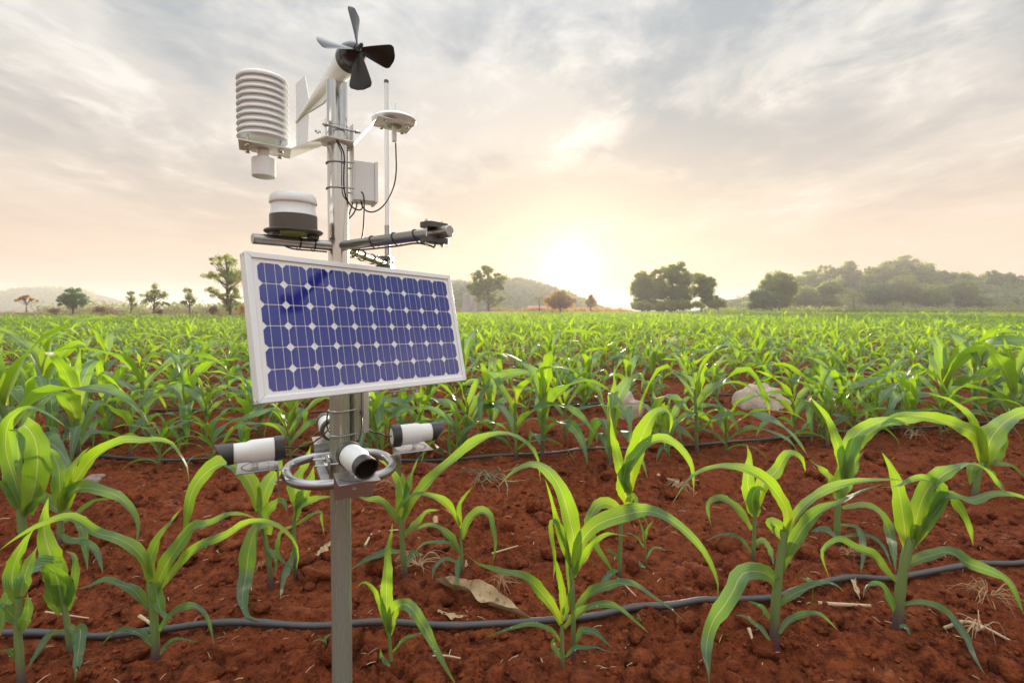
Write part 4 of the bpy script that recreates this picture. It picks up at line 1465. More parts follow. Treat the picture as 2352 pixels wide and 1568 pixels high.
cable([q2(430, 1395, 1.30), q2(410, 1470, 1.30), q2(370, 1590, 1.295), q2(330, 1700, 1.29)])
cable([q2(485, 1400, 1.30), q2(470, 1480, 1.30), q2(430, 1560, 1.298), q2(360, 1630, 1.29)])
# cables tied along the arms
side1 = Vector((0, 0, -1))
cable([pk + Vector((-.012, -.02, AR + .008)) + d1 * .012, pk + d1 * .012 + Vector((-.01, -.018, -.002)), pk + d1 * .0 + Vector((-.004, -.008, -AR - .003)), pa + d1 * (tk * .55) + Vector((0, -.004, -AR - .004)), pa + d1 * (PR + .004) + Vector((0, -.003, -AR - .004))], parent=arm1)
cable([pa + d2 * .055 + Vector((0, 0, -AR - .002)), pa + d2 * .12 + Vector((0, 0, -AR - .004)), pa + d2 * .22 + Vector((0, 0, -AR - .005)), pa + d2 * .29 + Vector((0, 0, -AR - .004)), pa + d2 * (l2 - .06) + Vector((0, 0, -AR - .012)), pa + d2 * (l2 - .045) + Vector((0, 0, -AR - .017)), pa + d2 * (l2 - .042) + Vector((0, 0, -AR - .006))], parent=arm2)
cable([pa + d3 * .03 + Vector((.008, 0, -AR - .001)), pa + d3 * .12 + Vector((.004, 0, -AR - .003)), pa + d3 * .25 + Vector((0, 0, -AR - .003)), pa + d3 * .36 + Vector((0, 0, -AR - .003))], parent=arm3)
def tie(d_, t_, par, tl=.35):
    s_ = Vector((-d_.y, d_.x, 0)); c_ = pa + d_ * t_
    r_ = AR + .0012
    m = MB()
    pts = [c_ + (s_ * math.cos(a) * 1.0 + Vector((0, 0, 1)) * math.sin(a) * (1.0 if math.sin(a) > 0 else 1.30)) * r_ + d_ * (math.sin(a) * -.004 * tl) for a in [2 * math.pi * i / 28 for i in range(29)]]
    m.tube(pts, .0013, 8, False)
    part(m, 'cable_tie', 'cable', par, 80)
for t_ in (.062, tk - .012):
    tie(d1, t_, arm1)
for t_ in (.145, .225, .295):
    tie(d2, t_, arm2, 2.0)
for t_ in (.10, .19, .29):
    tie(d3, t_, arm3)
# camera cables
def q4(zx, zy, Y):
    return P((1280 + zx * .29343) * .57422, (1540 + zy * .29343) * .57422, Y)
cable([q4(493, 280, 1.285), q4(530, 295, 1.28), q4(560, 380, 1.26), q4(575, 500, 1.23), q4(560, 640, 1.20), q4(525, 760, 1.18)])
cable([q4(495, 472, 1.285), q4(540, 495, 1.28), q4(620, 580, 1.285), q4(720, 640, 1.29), q4(840, 662, 1.30), cr_right + Vector((-.012, -.002, .0)), cr_right + e1 * .004])
cable([cr_left - e1 * .002, cr_left + e1 * .02 + Vector((0, 0, -.004)), P(680, 1027, 1.19), P(705, 1023, 1.205), P(735, 1005, 1.225), P(755, 985, 1.255), P(765, 972, 1.27)])
cable([P(768, 930, 1.272), P(757, 940, 1.262), P(751, 960, 1.258), P(753, 985, 1.27), P(768, 1002, 1.29)])

# ------------------------------------------------------------------ corn
def leaf_geo(pts, wmax, seed, hero, n=16, tilt=50, twist=0.0, wave=1.0, wdir=None, fold=.55, shape=1.0):
    """blade along pts (world or plant space); returns V, F, uv"""
    g_ = random.Random(seed)
    c = catmull(pts, n)
    cols = [-1, -.52, 0, .52, 1] if n > 8 else [-1, 0, 1]
    V, UV = [], []
    pw = None
    ph1, ph2, fr = g_.uniform(0, 6), g_.uniform(0, 6), g_.uniform(10, 19)
    Lh = sum((c[i + 1] - c[i]).length for i in range(n - 1))
    for i in range(n):
        s = i / (n - 1)
        t = (c[min(i + 1, n - 1)] - c[max(i - 1, 0)]).normalized()
        if hero:
            v = (c[i] - Vector((0, 0, 1))).normalized()
            w_ = t.cross(v).normalized()
            w_ = (w_ + v * (math.tan(R(tilt)) * w_.z)).normalized()
        else:
            w_ = wdir - t * wdir.dot(t)
            w_ = w_.normalized() if w_.length > 1e-4 else Vector((1, 0, 0))
        if pw is not None and pw.dot(w_) < 0:
            w_ = -w_
        w_ = (w_ - t * w_.dot(t)).normalized()
        if twist:
            w_ = Matrix.Rotation(twist * s * s, 3, t) @ w_
        if pw is not None:
            w_ = (w_ * .65 + pw * .35).normalized()
        pw = w_
        nn = t.cross(w_).normalized()
        if nn.z < 0 and not hero: nn = -nn
        wd = wmax * .5 * (.42 + .58 * min(1, s / .28) ** .8) * max(0.0, 1 - max(0, (s - .26) / .74) ** (1.45 * shape)) ** .9
        wd *= 1 + .06 * math.sin(fr * 2.3 * s + ph2) + .04 * math.sin(fr * 4.1 * s + ph1)
        if i == n - 1: wd = wmax * .008
        fo = fold * (1 - s) ** 1.2 + .10
        for q in cols:
            up_ = abs(q) * fo * wd
            rip = wave * .46 * wd * abs(q) ** 1.5 * math.sin(fr * s + (ph1 if q < 0 else ph2)) * min(1, s * 3)
            V.append(c[i] + w_ * (q * wd) + nn * (up_ + rip))
            UV.append((.5 + q * .5, s))
    k_ = len(cols)
    Fq = [[i * k_ + j, i * k_ + j + 1, (i + 1) * k_ + j + 1, (i + 1) * k_ + j] for i in range(n - 1) for j in range(k_ - 1)]
    return np.array([v[:] for v in V]), np.array(Fq), np.array(UV)
def stalk_geo(pts, r0, r1, seg=9, n=10):
    c = catmull(pts, n)
    mb = MB()
    rr = [(r0 + (r1 - r0) * i / (n - 1)) * (1 + (.10 if i % 3 == 1 else 0)) for i in range(n)]
    mb.tube(c, rr, seg, False)
    V = np.array([v[:] for v in mb.v]); Fq = np.array(mb.f)
    UV = np.array([((j / seg), i / (n - 1)) for i in range(n) for j in range(seg)])
    return V, Fq, UV

# ---- the plants of the two front rows, traced leaf by leaf.  Views: A left, B middle, C right bottom; L, M, R the band above
VIEW = {'A': (0, 1062.3, .3418), 'B': (775.2, 1062.3, .3418), 'C': (1550.3, 1062.3, .3408), 'L': (0, 689, .2746), 'M': (1022, 746.5, .2734), 'R': (1665, 746.5, .292)}
def vp(view, x, y):
    a, b, s = VIEW[view]
    return a + x * s, b + y * s
HERO_XY = []
def hero_plant(label, view, stalk, sw, leaves, seed):
    """stalk: points from the ground up; leaves: (view or None, width, depth of tip, [points])"""
    sc = VIEW[view][2]
    b = vp(view, *stalk[0])
    g0 = G(*b)
    for _ in range(4):
        g0 = G(*b, sh(g0.x, g0.y))
    Y0 = g0.y
    HERO_XY.append((g0.x, g0.y))
    root = empty('corn_plant', g0)
    pts = [P(*vp(view, *p), Y0) for p in stalk]
    pts[0] = pts[0] - Vector((0, 0, .02))
    r0 = sw * sc * Y0 / F_PX / 2
    V, Fq, UV = stalk_geo(pts, r0, r0 * .82)
    link_mesh('stalk', np_mesh('stalk', V, Fq, UV), MATS['corn_stalk'], root)
    for i, lf in enumerate(leaves):
        lv, wd, dy, lp = lf[:4]
        opt = lf[4] if len(lf) > 4 else {}
        lv = lv or view
        s2 = VIEW[lv][2]
        w3 = []
        m_ = len(lp)
        for j, p in enumerate(lp):
            x, y = vp(lv, *p)
            Yj = Y0 + dy * (j / (m_ - 1)) ** 1.3
            gz = G(x, y, .045).y if y > HOR + 6 else 1e9
            Yj = min(Yj, gz - .012)
            w3.append(P(x, y, Yj))
        V, Fq, UV = leaf_geo(w3, wd * s2 * Y0 / F_PX * .80, seed * 31 + i, True, 22, opt.get('tilt', 42), opt.get('twist', random.Random(seed * 7 + i).uniform(-1.0, 1.0)), opt.get('wave', 1.0), fold=opt.get('fold', .5))
        hgt = (w3[0].z - g0.z) / max(pts[-1].z - g0.z, .05)
        age = min(1, max(0, (1.0 - hgt) * 1.3 + random.Random(seed * 5 + i).uniform(-.1, .25)))
        link_mesh('leaf', np_mesh('leaf', V, Fq, UV, tint=np.full(len(V), (seed * .37 + i * .23) % 1), old=age), MATS['corn_leaf'], root)
    dv, df = [], []
    gd = random.Random(seed)
    for k_ in range(46):                          # dew standing on the blades
        o = gd.choice([c for c in root.children if c.name.startswith('leaf')])
        vs = o.data.vertices
        i_ = gd.randrange(10, len(vs) - 15)
        p = vs[i_].co.lerp(vs[i_ + gd.choice((1, 5))].co, gd.random())
        n_ = vs[i_].normal if vs[i_].normal.z > 0 else -vs[i_].normal
        r_ = .0006 + .0016 * gd.random() ** 3
        df.append(ico1F + len(dv) * len(ico1V)); dv.append(ico1V * r_ * np.array([1.15, 1.15, .8]) + np.array(p + n_ * r_ * .5))
    tag(link_mesh('dew_drops', np_mesh('dew_drops', np.concatenate(dv), np.concatenate(df)), MATS['dew'], root), kind='stuff')
    tag(root, label, 'corn plant', 'corn plants of the front rows')
    return root

hero_plant('corn plant left of the mast with seven arching leaves above the nearest hose', 'A', [(1048, 1330), (1042, 1150), (1025, 950), (1005, 800)], 55, [
    (None, 100, -.10, [(1008, 800), (965, 650), (880, 555), (770, 500), (640, 470), (540, 395), (430, 362), (250, 420), (100, 510), (0, 585)]),
    (None, 85, .05, [(1020, 780), (1008, 660), (1060, 520), (1140, 400), (1222, 305)]),
    (None, 120, .06, [(1040, 880), (1090, 740), (1170, 600), (1290, 440), (1400, 415), (1530, 340), (1640, 350), (1720, 375)]),
    (None, 80, -.06, [(1060, 870), (1200, 690), (1340, 560), (1520, 480), (1680, 400), (1850, 410), (1960, 500), (2005, 610), (1990, 715)]),
    (None, 80, -.06, [(1020, 1000), (960, 930), (890, 850), (800, 815), (690, 785), (590, 830), (500, 850)]),
    (None, 62, -.05, [(1070, 1130), (1130, 1040), (1230, 970), (1330, 970), (1400, 1060), (1440, 1225)]),
    (None, 100, -.04, [(1045, 800), (1055, 900), (1090, 1010), (1160, 1050)]),
    (None, 60, -.04, [(1020, 1230), (960, 1160), (860, 1120), (760, 1145), (688, 1218)]),
    (None, 36, -.02, [(1075, 1290), (1120, 1220), (1200, 1182), (1335, 1203)])], 1)
hero_plant('corn plant behind the left field camera with one broad drooping ragged leaf', 'A', [(1830, 850), (1800, 620), (1780, 500), (1745, 310)], 36, [
    (None, 135, -.10, [(1740, 320), (1690, 150), (1600, 40), (1500, 5), (1380, 70), (1290, 200), (1250, 400), (1225, 610)]),
    (None, 125, .05, [(1748, 310), (1800, 150), (1860, 40), (1885, -140)]),
    (None, 130, -.10, [(1800, 480), (1800, 410), (1725, 440), (1675, 580), (1655, 750), (1630, 900), (1660, 1025), (1755, 1056)], {'tilt': 20}),
    (None, 90, -.05, [(1760, 400), (1820, 300), (1900, 255), (1930, 330)]),
    (None, 45, -.03, [(1780, 560), (1850, 640), (1850, 760)])], 2)
hero_plant('corn plant just left of the mast below the camera ring, with dew on its leaves', 'A', [(1990, 790), (1985, 650), (1975, 420), (2000, 290)], 28, [
    (None, 130, .04, [(2000, 300), (1990, 150), (2050, 20), (2090, -120)]),
    (None, 75, -.04, [(1980, 390), (2020, 290), (2120, 240), (2230, 225)]),
    (None, 42, -.05, [(1980, 420), (1885, 480), (1870, 620), (1980, 720)]),
    (None, 60, -.04, [(1985, 560), (1960, 650), (1910, 780), (1885, 905)]),
    (None, 110, .03, [(1995, 300), (2070, 170), (2110, 20)]),
    (None, 35, .02, [(1985, 420), (2140, 330), (2160, 380), (2180, 490)])], 3)
hero_plant('corn plant at the lower left with big spoon-shaped leaf bent towards viewer', 'A', [(475, 1290), (455, 1100), (425, 950)], 40, [
    (None, 200, -.08, [(430, 1000), (400, 850), (370, 740), (300, 690), (270, 720)], {'tilt': 15, 'fold': .25}),
    (None, 165, .03, [(420, 950), (360, 700), (300, 480), (300, 350), (325, 235)], {'tilt': 15}),
    (None, 150, -.12, [(400, 900), (330, 720), (240, 700), (130, 780), (40, 960), (0, 1170)]),
    (None, 90, -.04, [(450, 1090), (500, 1130), (540, 1120), (525, 1290), (500, 1475)]),
    (None, 55, -.05, [(440, 1130), (330, 1160), (245, 1280), (180, 1385)]),
    (None, 70, .05, [(440, 980), (500, 800), (500, 640), (440, 590)])], 4)
hero_plant('corn plant cut by the lower left corner of the picture', 'A', [(150, 1500), (130, 1300), (118, 1100), (130, 900)], 52, [
    (None, 130, .03, [(125, 950), (80, 760), (150, 560), (230, 440)]),
    (None, 120, .05, [(135, 900), (180, 720), (250, 560)]),
    (None, 95, -.04, [(120, 1080), (60, 1000), (0, 960), (-60, 1000)]),
    (None, 50, -.04, [(110, 1310), (60, 1265), (0, 1260)]),
    (None, 90, -.02, [(145, 1120), (190, 1000), (185, 880)])], 5)
hero_plant('corn plant behind the lower left ones, its long leaf arching to the mast', 'A', [(410, 525), (405, 420), (408, 330)], 42, [
    ('L', 150, .04, [(520, 1760), (500, 1550), (490, 1400), (420, 1270), (300, 1240)], {'tilt': 20}),
    ('L', 125, -.12, [(540, 1720), (640, 1500), (760, 1330), (900, 1230), (1050, 1160), (1200, 1170), (1400, 1190), (1500, 1290), (1570, 1400), (1580, 1560)]),
    (None, 110, -.10, [(420, 330), (440, 215), (560, 170), (700, 190), (800, 230), (890, 330), (930, 430), (915, 535)]),
    (None, 90, .03, [(405, 340), (340, 280), (250, 190), (200, 90)]),
    (None, 50, -.04, [(430, 400), (500, 360), (620, 260), (745, 240)]),
    (None, 60, -.05, [(420, 480), (470, 530), (560, 530), (650, 600), (692, 740)]),
    (None, 60, -.05, [(430, 300), (520, 400), (560, 480), (590, 720)]),
    ('L', 130, .02, [(560, 1740), (600, 1500), (640, 1350), (760, 1220)])], 6)
hero_plant('tall broad-leaved corn plant at the left edge of the picture', 'A', [(155, 560), (150, 420), (140, 300)], 60, [
    ('L', 140, -.05, [(220, 1790), (120, 1500), (50, 1250), (70, 1030), (170, 930), (260, 900), (400, 950), (560, 1065)]),
    ('L', 230, -.10, [(230, 1790), (300, 1500), (310, 1250), (250, 1090), (150, 1040), (150, 1250), (160, 1540)], {'tilt': 10, 'fold': .2}),
    (None, 80, -.05, [(150, 330), (60, 200), (0, 130), (-60, 120)]),
    (None, 110, .03, [(150, 310), (60, 120), (30, -60), (-20, -160)]),
    (None, 70, -.04, [(160, 350), (250, 260), (330, 205)]),
    ('L', 90, .06, [(230, 1780), (330, 1600), (380, 1450), (300, 1300)])], 7)
hero_plant('small corn plant right beside the mast base with one upright blade', 'B', [(365, 1400), (355, 1250), (345, 1130)], 26, [
    (None, 108, .02, [(345, 1130), (332, 980), (330, 800), (340, 600), (370, 395)], {'tilt': 10}),
    (None, 58, -.03, [(335, 1120), (300, 980), (250, 860), (180, 800), (128, 840)]),
    (None, 105, -.13, [(350, 1150), (370, 1020), (410, 960), (480, 960), (570, 1080), (650, 1230), (720, 1360), (800, 1500)], {'tilt': 25}),
    (None, 36, -.03, [(372, 1270), (450, 1190), (540, 1150), (658, 1152)]),
    (None, 40, -.02, [(352, 1370), (300, 1310), (288, 1250)]),
    (None, 60, .0, [(350, 1150), (355, 1040), (400, 960)])], 8)
hero_plant('corn plant right of the mast with insect-bitten leaf and a long arching leaf', 'B', [(455, 775), (440, 600), (430, 430), (422, 360)], 42, [
    (None, 125, .03, [(425, 380), (440, 230), (415, 110), (350, 20), (275, -20)], {'tilt': 15}),
    (None, 95, -.12, [(440, 400), (500, 260), (600, 140), (769, -21), (921, -141), (1105, -197), (1234, -165), (1331, -68), (1354, 34), (1363, 125)]),
    (None, 72, -.06, [(420, 410), (350, 310), (270, 250), (180, 240), (95, 205)]),
    (None, 65, -.04, [(430, 600), (300, 610), (180, 660), (90, 715)]),
    (None, 62, .03, [(445, 300), (490, 110), (525, 10), (545, -40)]),
    (None, 40, -.03, [(470, 690), (500, 600), (550, 620), (570, 665)]),
    (None, 60, -.03, [(440, 500), (520, 420), (600, 330), (690, 315)])], 9)
hero_plant('slender corn plant beside the dry grass tuft in the middle', 'B', [(842, 775), (832, 560), (825, 440)], 20, [
    (None, 45, .0, [(828, 440), (815, 300), (850, 230), (905, 162)], {'tilt': 15}),
    (None, 62, -.05, [(822, 420), (740, 280), (640, 225), (520, 212), (420, 290), (378, 405)]),
    (None, 75, -.06, [(840, 510), (870, 400), (950, 328), (1020, 350), (1050, 450), (1062, 550), (1040, 672)], {'tilt': 25}),
    (None, 60, -.05, [(822, 610), (760, 500), (670, 430), (590, 420), (490, 465)]),
    (None, 40, -.04, [(815, 585), (730, 538), (640, 530), (550, 570), (475, 690)]),
    (None, 55, -.04, [(850, 610), (812, 680), (800, 830)]),
    (None, 42, -.04, [(805, 670), (720, 650), (655, 700), (635, 780)])], 10)
hero_plant('large central foreground corn plant with a yellow-green upright leaf', 'B', [(1588, 1325), (1585, 1100), (1578, 850), (1565, 700)], 34, [
    (None, 150, .02, [(1580, 760), (1592, 580), (1565, 400), (1500, 180), (1410, 50), (1310, 5), (1190, 60), (1078, 162)], {'tilt': 30}),
    (None, 130, -.15, [(1590, 740), (1620, 570), (1700, 450), (1800, 390), (1950, 345), (2090, 322), (2220, 370), (2352, 470), (2467, 600), (2550, 780), (2556, 900)]),
    (None, 62, .03, [(1570, 700), (1500, 500), (1440, 250), (1394, 108)], {'tilt': 10}),
    (None, 58, -.04, [(1562, 650), (1500, 450), (1440, 390), (1438, 500), (1460, 650), (1450, 785)]),
    (None, 66, -.05, [(1580, 770), (1680, 600), (1760, 505), (1850, 480), (1955, 492)]),
    (None, 88, -.14, [(1590, 1000), (1680, 895), (1800, 830), (1900, 808), (2050, 850), (2200, 950), (2345, 1075)]),
    (None, 68, -.05, [(1598, 1200), (1650, 1135), (1730, 1140), (1842, 1238)]),
    (None, 60, .05, [(1570, 900), (1550, 650), (1530, 480), (1470, 400)])], 11)
hero_plant('shorter corn plant paired in front of the large central one', 'B', [(1518, 1378), (1510, 1200), (1507, 1080)], 30, [
    (None, 98, -.10, [(1500, 1080), (1440, 960), (1360, 860), (1240, 760), (1080, 720), (960, 690), (868, 615)]),
    (None, 62, -.02, [(1512, 1020), (1510, 850), (1470, 680), (1438, 560)], {'tilt': 10}),
    (None, 68, -.08, [(1525, 1110), (1600, 1025), (1700, 968), (1800, 948), (1900, 980), (2000, 1060), (2092, 1142)]),
    (None, 46, -.06, [(1495, 1200), (1430, 1120), (1320, 1090), (1200, 1100), (1080, 1140), (985, 1177)]),
    (None, 46, -.03, [(1532, 1305), (1600, 1248), (1720, 1238), (1832, 1268)]),
    (None, 52, -.02, [(1503, 1315), (1450, 1230), (1458, 1165)]),
    (None, 60, .02, [(1515, 1060), (1560, 900), (1600, 780)])], 12)
hero_plant('corn plant right of centre with very broad spoon leaf above bare soil', 'B', [(1895, 785), (1900, 600), (1908, 400)], 30, [
    ('M', 115, .03, [(1530, 1400), (1490, 1250), (1450, 1100), (1410, 900), (1385, 740)], {'tilt': 10}),
    ('M', 190, .02, [(1540, 1400), (1580, 1150), (1660, 920), (1760, 745), (1860, 715), (1905, 800), (1885, 905)], {'tilt': 35}),
    ('M', 120, -.12, [(1545, 1420), (1510, 1270), (1570, 1130), (1680, 1010), (1800, 955), (1920, 980), (2020, 1080), (2085, 1220), (2090, 1440)]),
    ('M', 170, -.03, [(1530, 1480), (1500, 1330), (1520, 1200), (1600, 1120)], {'tilt': 10}),
    (None, 95, -.06, [(1895, 400), (1870, 300), (1780, 272), (1715, 330), (1690, 420), (1740, 560), (1800, 650), (1882, 785)], {'tilt': 25}),
    (None, 52, -.03, [(1885, 720), (1830, 750), (1785, 800), (1785, 872)]),
    (None, 32, -.02, [(1890, 640), (1830, 592), (1792, 578)]),
    (None, 70, -.03, [(1925, 330), (1990, 230), (2010, 290), (2090, 420)])], 13)
hero_plant('tiny corn seedling right of centre behind the big arching leaf', 'B', [(2075, 705), (2068, 560), (2065, 500)], 12, [
    (None, 26, .0, [(2065, 540), (2050, 450), (2020, 368)]), (None, 26, .0, [(2066, 520), (2080, 450), (2128, 378)]),
    (None, 22, -.02, [(2062, 570), (2000, 490), (1930, 468)]), (None, 24, -.02, [(2078, 640), (2130, 570), (2222, 592)]),
    (None, 30, -.01, [(2070, 705), (2040, 690), (2022, 655)])], 14)
hero_plant('large corn plant in the right foreground with purple stalk over the nearest hose', 'C', [(670, 1245), (675, 1000), (692, 800), (720, 600), (735, 450)], 64, [
    (None, 105, -.10, [(742, 480), (762, 350), (705, 230), (620, 130), (520, 60), (400, 20), (250, 40), (120, 90), (50, 160), (-20, 280)]),
    (None, 85, -.04, [(745, 500), (800, 380), (900, 260), (1020, 180), (1200, 130), (1400, 112), (1545, 116)]),
    (None, 118, -.08, [(720, 720), (790, 560), (870, 430), (980, 330), (1100, 275), (1250, 190), (1395, 145)]),
    (None, 150, -.10, [(700, 850), (650, 770), (560, 730), (450, 750), (400, 850), (340, 950), (250, 1080), (210, 1250), (232, 1490)], {'tilt': 25}),
    (None, 82, -.05, [(710, 960), (790, 890), (880, 850), (1000, 800), (1080, 820), (1140, 870)]),
    (None, 56, -.05, [(705, 1150), (770, 1060), (880, 1018), (985, 1022), (1097, 1125)]),
    (None, 46, -.03, [(638, 1195), (560, 1100), (470, 1040), (400, 1024)]),
    (None, 46, -.03, [(640, 1050), (580, 970), (488, 928)]),
    (None, 110, .02, [(735, 520), (680, 420), (640, 400), (660, 480)]),
    (None, 80, .04, [(740, 640), (800, 500), (850, 400)])], 15)
hero_plant('tallest corn plant of the right foreground, its wide leaves overlapping neighbours', 'C', [(1500, 1105), (1520, 850), (1560, 620), (1590, 500)], 66, [
    (None, 140, .03, [(1565, 570), (1535, 350), (1500, 150), (1450, 20), (1395, -70)], {'tilt': 12}),
    (None, 140, -.10, [(1600, 520), (1640, 330), (1700, 180), (1800, 85), (1900, 30), (2000, 5), (2100, 60), (2200, 170), (2300, 255)]),
    (None, 125, -.10, [(1590, 580), (1680, 430), (1780, 300), (1850, 225), (2000, 255), (2150, 205), (2352, 240), (2500, 330)]),
    (None, 110, -.04, [(1605, 540), (1720, 330), (1800, 215), (1900, 280), (1980, 420), (2012, 565)], {'tilt': 25}),
    (None, 90, -.08, [(1600, 500), (1760, 300), (1800, 170), (1700, 112), (1600, 110), (1490, 158), (1385, 165)]),
    (None, 72, -.08, [(1490, 800), (1420, 720), (1340, 620), (1240, 580), (1120, 510), (1030, 550), (988, 620), (1042, 782)]),
    (None, 112, -.12, [(1530, 710), (1650, 650), (1750, 620), (1850, 600), (1980, 680), (2100, 720), (2250, 800), (2352, 1020)]),
    (None, 62, -.04, [(1480, 1000), (1440, 900), (1380, 820), (1290, 830), (1268, 915)]),
    (None, 66, -.10, [(1530, 960), (1650, 940), (1760, 970), (1870, 1050), (1960, 1170), (2010, 1290), (2088, 1425)]),
    (None, 40, -.02, [(1515, 1105), (1555, 1110), (1590, 1165)]),
    (None, 100, .05, [(1575, 560), (1640, 420), (1700, 380), (1780, 330)])], 16)
hero_plant('corn plant with thin stalk behind the right foreground plants, left of them', 'C', [(527, 685), (535, 420), (540, 330)], 28, [
    (None, 115, .03, [(535, 340), (490, 150), (500, 0), (485, -130)], {'tilt': 12}), (None, 110, .02, [(545, 310), (600, 130), (680, 60), (760, -60), (850, -40), (880, 60)], {'tilt': 25}),
    (None, 66, -.05, [(515, 450), (440, 330), (350, 250), (280, 238), (220, 290), (250, 455)]), (None, 36, -.04, [(512, 605), (440, 510), (330, 480), (205, 527)]),
    (None, 62, -.04, [(540, 560), (600, 530), (640, 600), (668, 695)]), (None, 120, -.03, [(540, 360), (520, 250), (560, 170), (620, 200)], {'tilt': 15})], 17)
hero_plant('twin-stalked corn plant between the two right foreground plants', 'C', [(1092, 545), (1095, 350), (1100, 240)], 44, [
    (None, 125, .03, [(1100, 250), (1120, 100), (1150, -70)], {'tilt': 10}), (None, 110, .02, [(1110, 240), (1180, 80), (1270, -80)], {'tilt': 20}),
    (None, 74, -.05, [(1080, 200), (1060, 130), (990, 50), (900, -25)]), (None, 82, -.08, [(1130, 310), (1280, 288), (1380, 340), (1450, 480), (1490, 730)]),
    (None, 36, -.05, [(1110, 500), (1300, 490), (1400, 560), (1462, 695)]), (None, 60, -.04, [(1085, 500), (1000, 450), (915, 462)]),
    (None, 50, -.05, [(1110, 420), (1230, 440), (1270, 580), (1252, 745)]),
    ('R', 170, -.04, [(950, 1230), (960, 1060), (1020, 880), (1130, 800), (1300, 740), (1450, 790)], {'tilt': 25}), ('R', 120, -.08, [(960, 1220), (985, 1030), (1130, 850), (1350, 765), (1600, 740), (1820, 800)]),
    ('R', 95, .04, [(940, 1200), (890, 950), (800, 720), (650, 545)], {'tilt': 10})], 18)
hero_plant('corn plant at the right edge with a wide leaf leaving the picture', 'R', [(1960, 1355), (2000, 1150), (2030, 1080)], 46, [
    (None, 200, -.03, [(2040, 1090), (2090, 900), (2200, 765), (2352, 680), (2500, 660)], {'tilt': 20}),
    (None, 150, -.12, [(2035, 1080), (1980, 880), (1850, 800), (1620, 730), (1400, 700), (1235, 745)]),
    (None, 74, .05, [(2010, 1000), (1930, 720), (1780, 600), (1580, 528)]),
    (None, 62, -.04, [(2040, 1120), (2130, 1090), (2250, 1105), (2360, 1190)]), (None, 52, -.04, [(2035, 1110), (2120, 1190), (2212, 1295)]),
    (None, 85, -.02, [(2000, 1100), (1940, 1130), (1930, 1260)], {'tilt': 20}), (None, 110, .03, [(2040, 1080), (2120, 1060), (2190, 900), (2180, 1080)])], 19)

# ---- corn raised from a handful of moulds
def proc_plant(seed, lod=0):
    """a corn plant about 0.55 m high in its own space; returns [(name, V, F, UV)]"""
    g_ = random.Random(seed)
    out = []
    hs = g_.uniform(.22, .34)
    lean = Vector((g_.uniform(-.02, .02), g_.uniform(-.02, .02), 0))
    r0 = g_.uniform(.0085, .012)
    out.append(('stalk',) + (stalk_geo([(0, 0, -.03), lean * .4 + Vector((0, 0, hs * .5)), lean + Vector((0, 0, hs))], r0, r0 * .8, 7 if lod == 0 else 4, 7 if lod == 0 else 3)))
    nl = [g_.randint(6, 8), 6, 5][lod]
    az0 = g_.uniform(0, 6.28)
    for i in range(nl):
        f = i / (nl - 1)
        az = az0 + (math.pi if i % 2 else 0) + g_.uniform(-.45, .45)
        hb = hs * (.16 + .84 * min(1, f * 1.1))
        L = (.24 + .36 * math.sin(math.pi * min(f * .85 + .12, 1)) ** .9) * g_.uniform(.85, 1.15)
        wd = (.028 + .052 * math.sin(math.pi * min(f * .8 + .1, 1))) * g_.uniform(.85, 1.15)
        e0 = R(46 + 36 * f + g_.uniform(-8, 8))
        bend = R(g_.uniform(95, 150) * (1 - .55 * max(0, f - .45) / .55))
        if f > .93:
            bend, e0 = R(g_.uniform(15, 55)), R(84)
        dr = g_.uniform(-.5, .5)
        p = Vector((0, 0, hb)) + lean * (hb / hs)
        pts = [p.copy()]
        ns = 7 if lod < 2 else 3
        kink, kd = (g_.uniform(.35, .65), R(g_.uniform(45, 95))) if g_.random() < .4 and f > .3 else (2, 0)
        for j in range(ns):
            s = (j + .5) / ns
            e = e0 - bend * s ** 1.25 - (kd if s > kink else 0)
            e = max(e, R(-86))
            a = az + dr * s
            p = p + Vector((math.cos(a) * math.cos(e), math.sin(a) * math.cos(e), math.sin(e))) * (L / ns)
            p.z = max(p.z, .012)
            pts.append(p.copy())
        wdir = Vector((-math.sin(az), math.cos(az), g_.uniform(-.25, .25)))
        n_ = [13, 6, 3][lod]
        V, Fq, UV = leaf_geo(pts, wd * (1.0 if lod < 2 else 1.15), seed * 17 + i, False, n_, 0, g_.uniform(-1.2, 1.2), 1.0, wdir, .5)
        out.append(('leaf', V, Fq, UV, min(1, max(0, .95 - 1.25 * f + g_.uniform(-.1, .25)))))
    return out
MOULDS = []
for s_ in range(14):
    parts = []
    for j, (nm, V, Fq, UV, *ag) in enumerate(proc_plant(100 + s_)):
        me = np_mesh(nm, V, Fq, UV, tint=np.full(len(V), (s_ * .29 + j * .17) % 1), old=ag[0] if ag else 0.0)
        me.materials.append(MATS['corn_stalk' if nm == 'stalk' else 'corn_leaf'])
        parts.append((nm, me))
    MOULDS.append(parts)
def place_plant(x, y, s, rz, mould, label, group, tx=0, ty=0):
    r_ = bpy.data.objects.new('corn_plant', None)
    r_.empty_display_size = .05
    r_.location = (x, y, sh(x, y)); r_.rotation_euler = (tx, ty, rz); r_.scale = (s, s, s)
    C.objects.link(r_)
    for nm, me in MOULDS[mould]:
        o = bpy.data.objects.new(nm, me)
        C.objects.link(o); o.parent = r_
    tag(r_, label, 'corn plant', group)
    return r_
ROWS = []
HOSE_Y = [1.575, 3.375, 4.98, 6.70, 8.42]
for i, hy in enumerate(HOSE_Y):
    ROWS += [hy - .13, hy + .37]
y_ = HOSE_Y[-1]
while y_ < 170:
    y_ += 1.72
    ROWS += [y_ - .13, y_ + .45]
g3 = random.Random(11)
taken = list(HERO_XY)
count = len(HERO_XY)
def free(x, y, d_):
    return all((x - a) ** 2 + (y - b) ** 2 > d_ * d_ for a, b in taken[-400:])
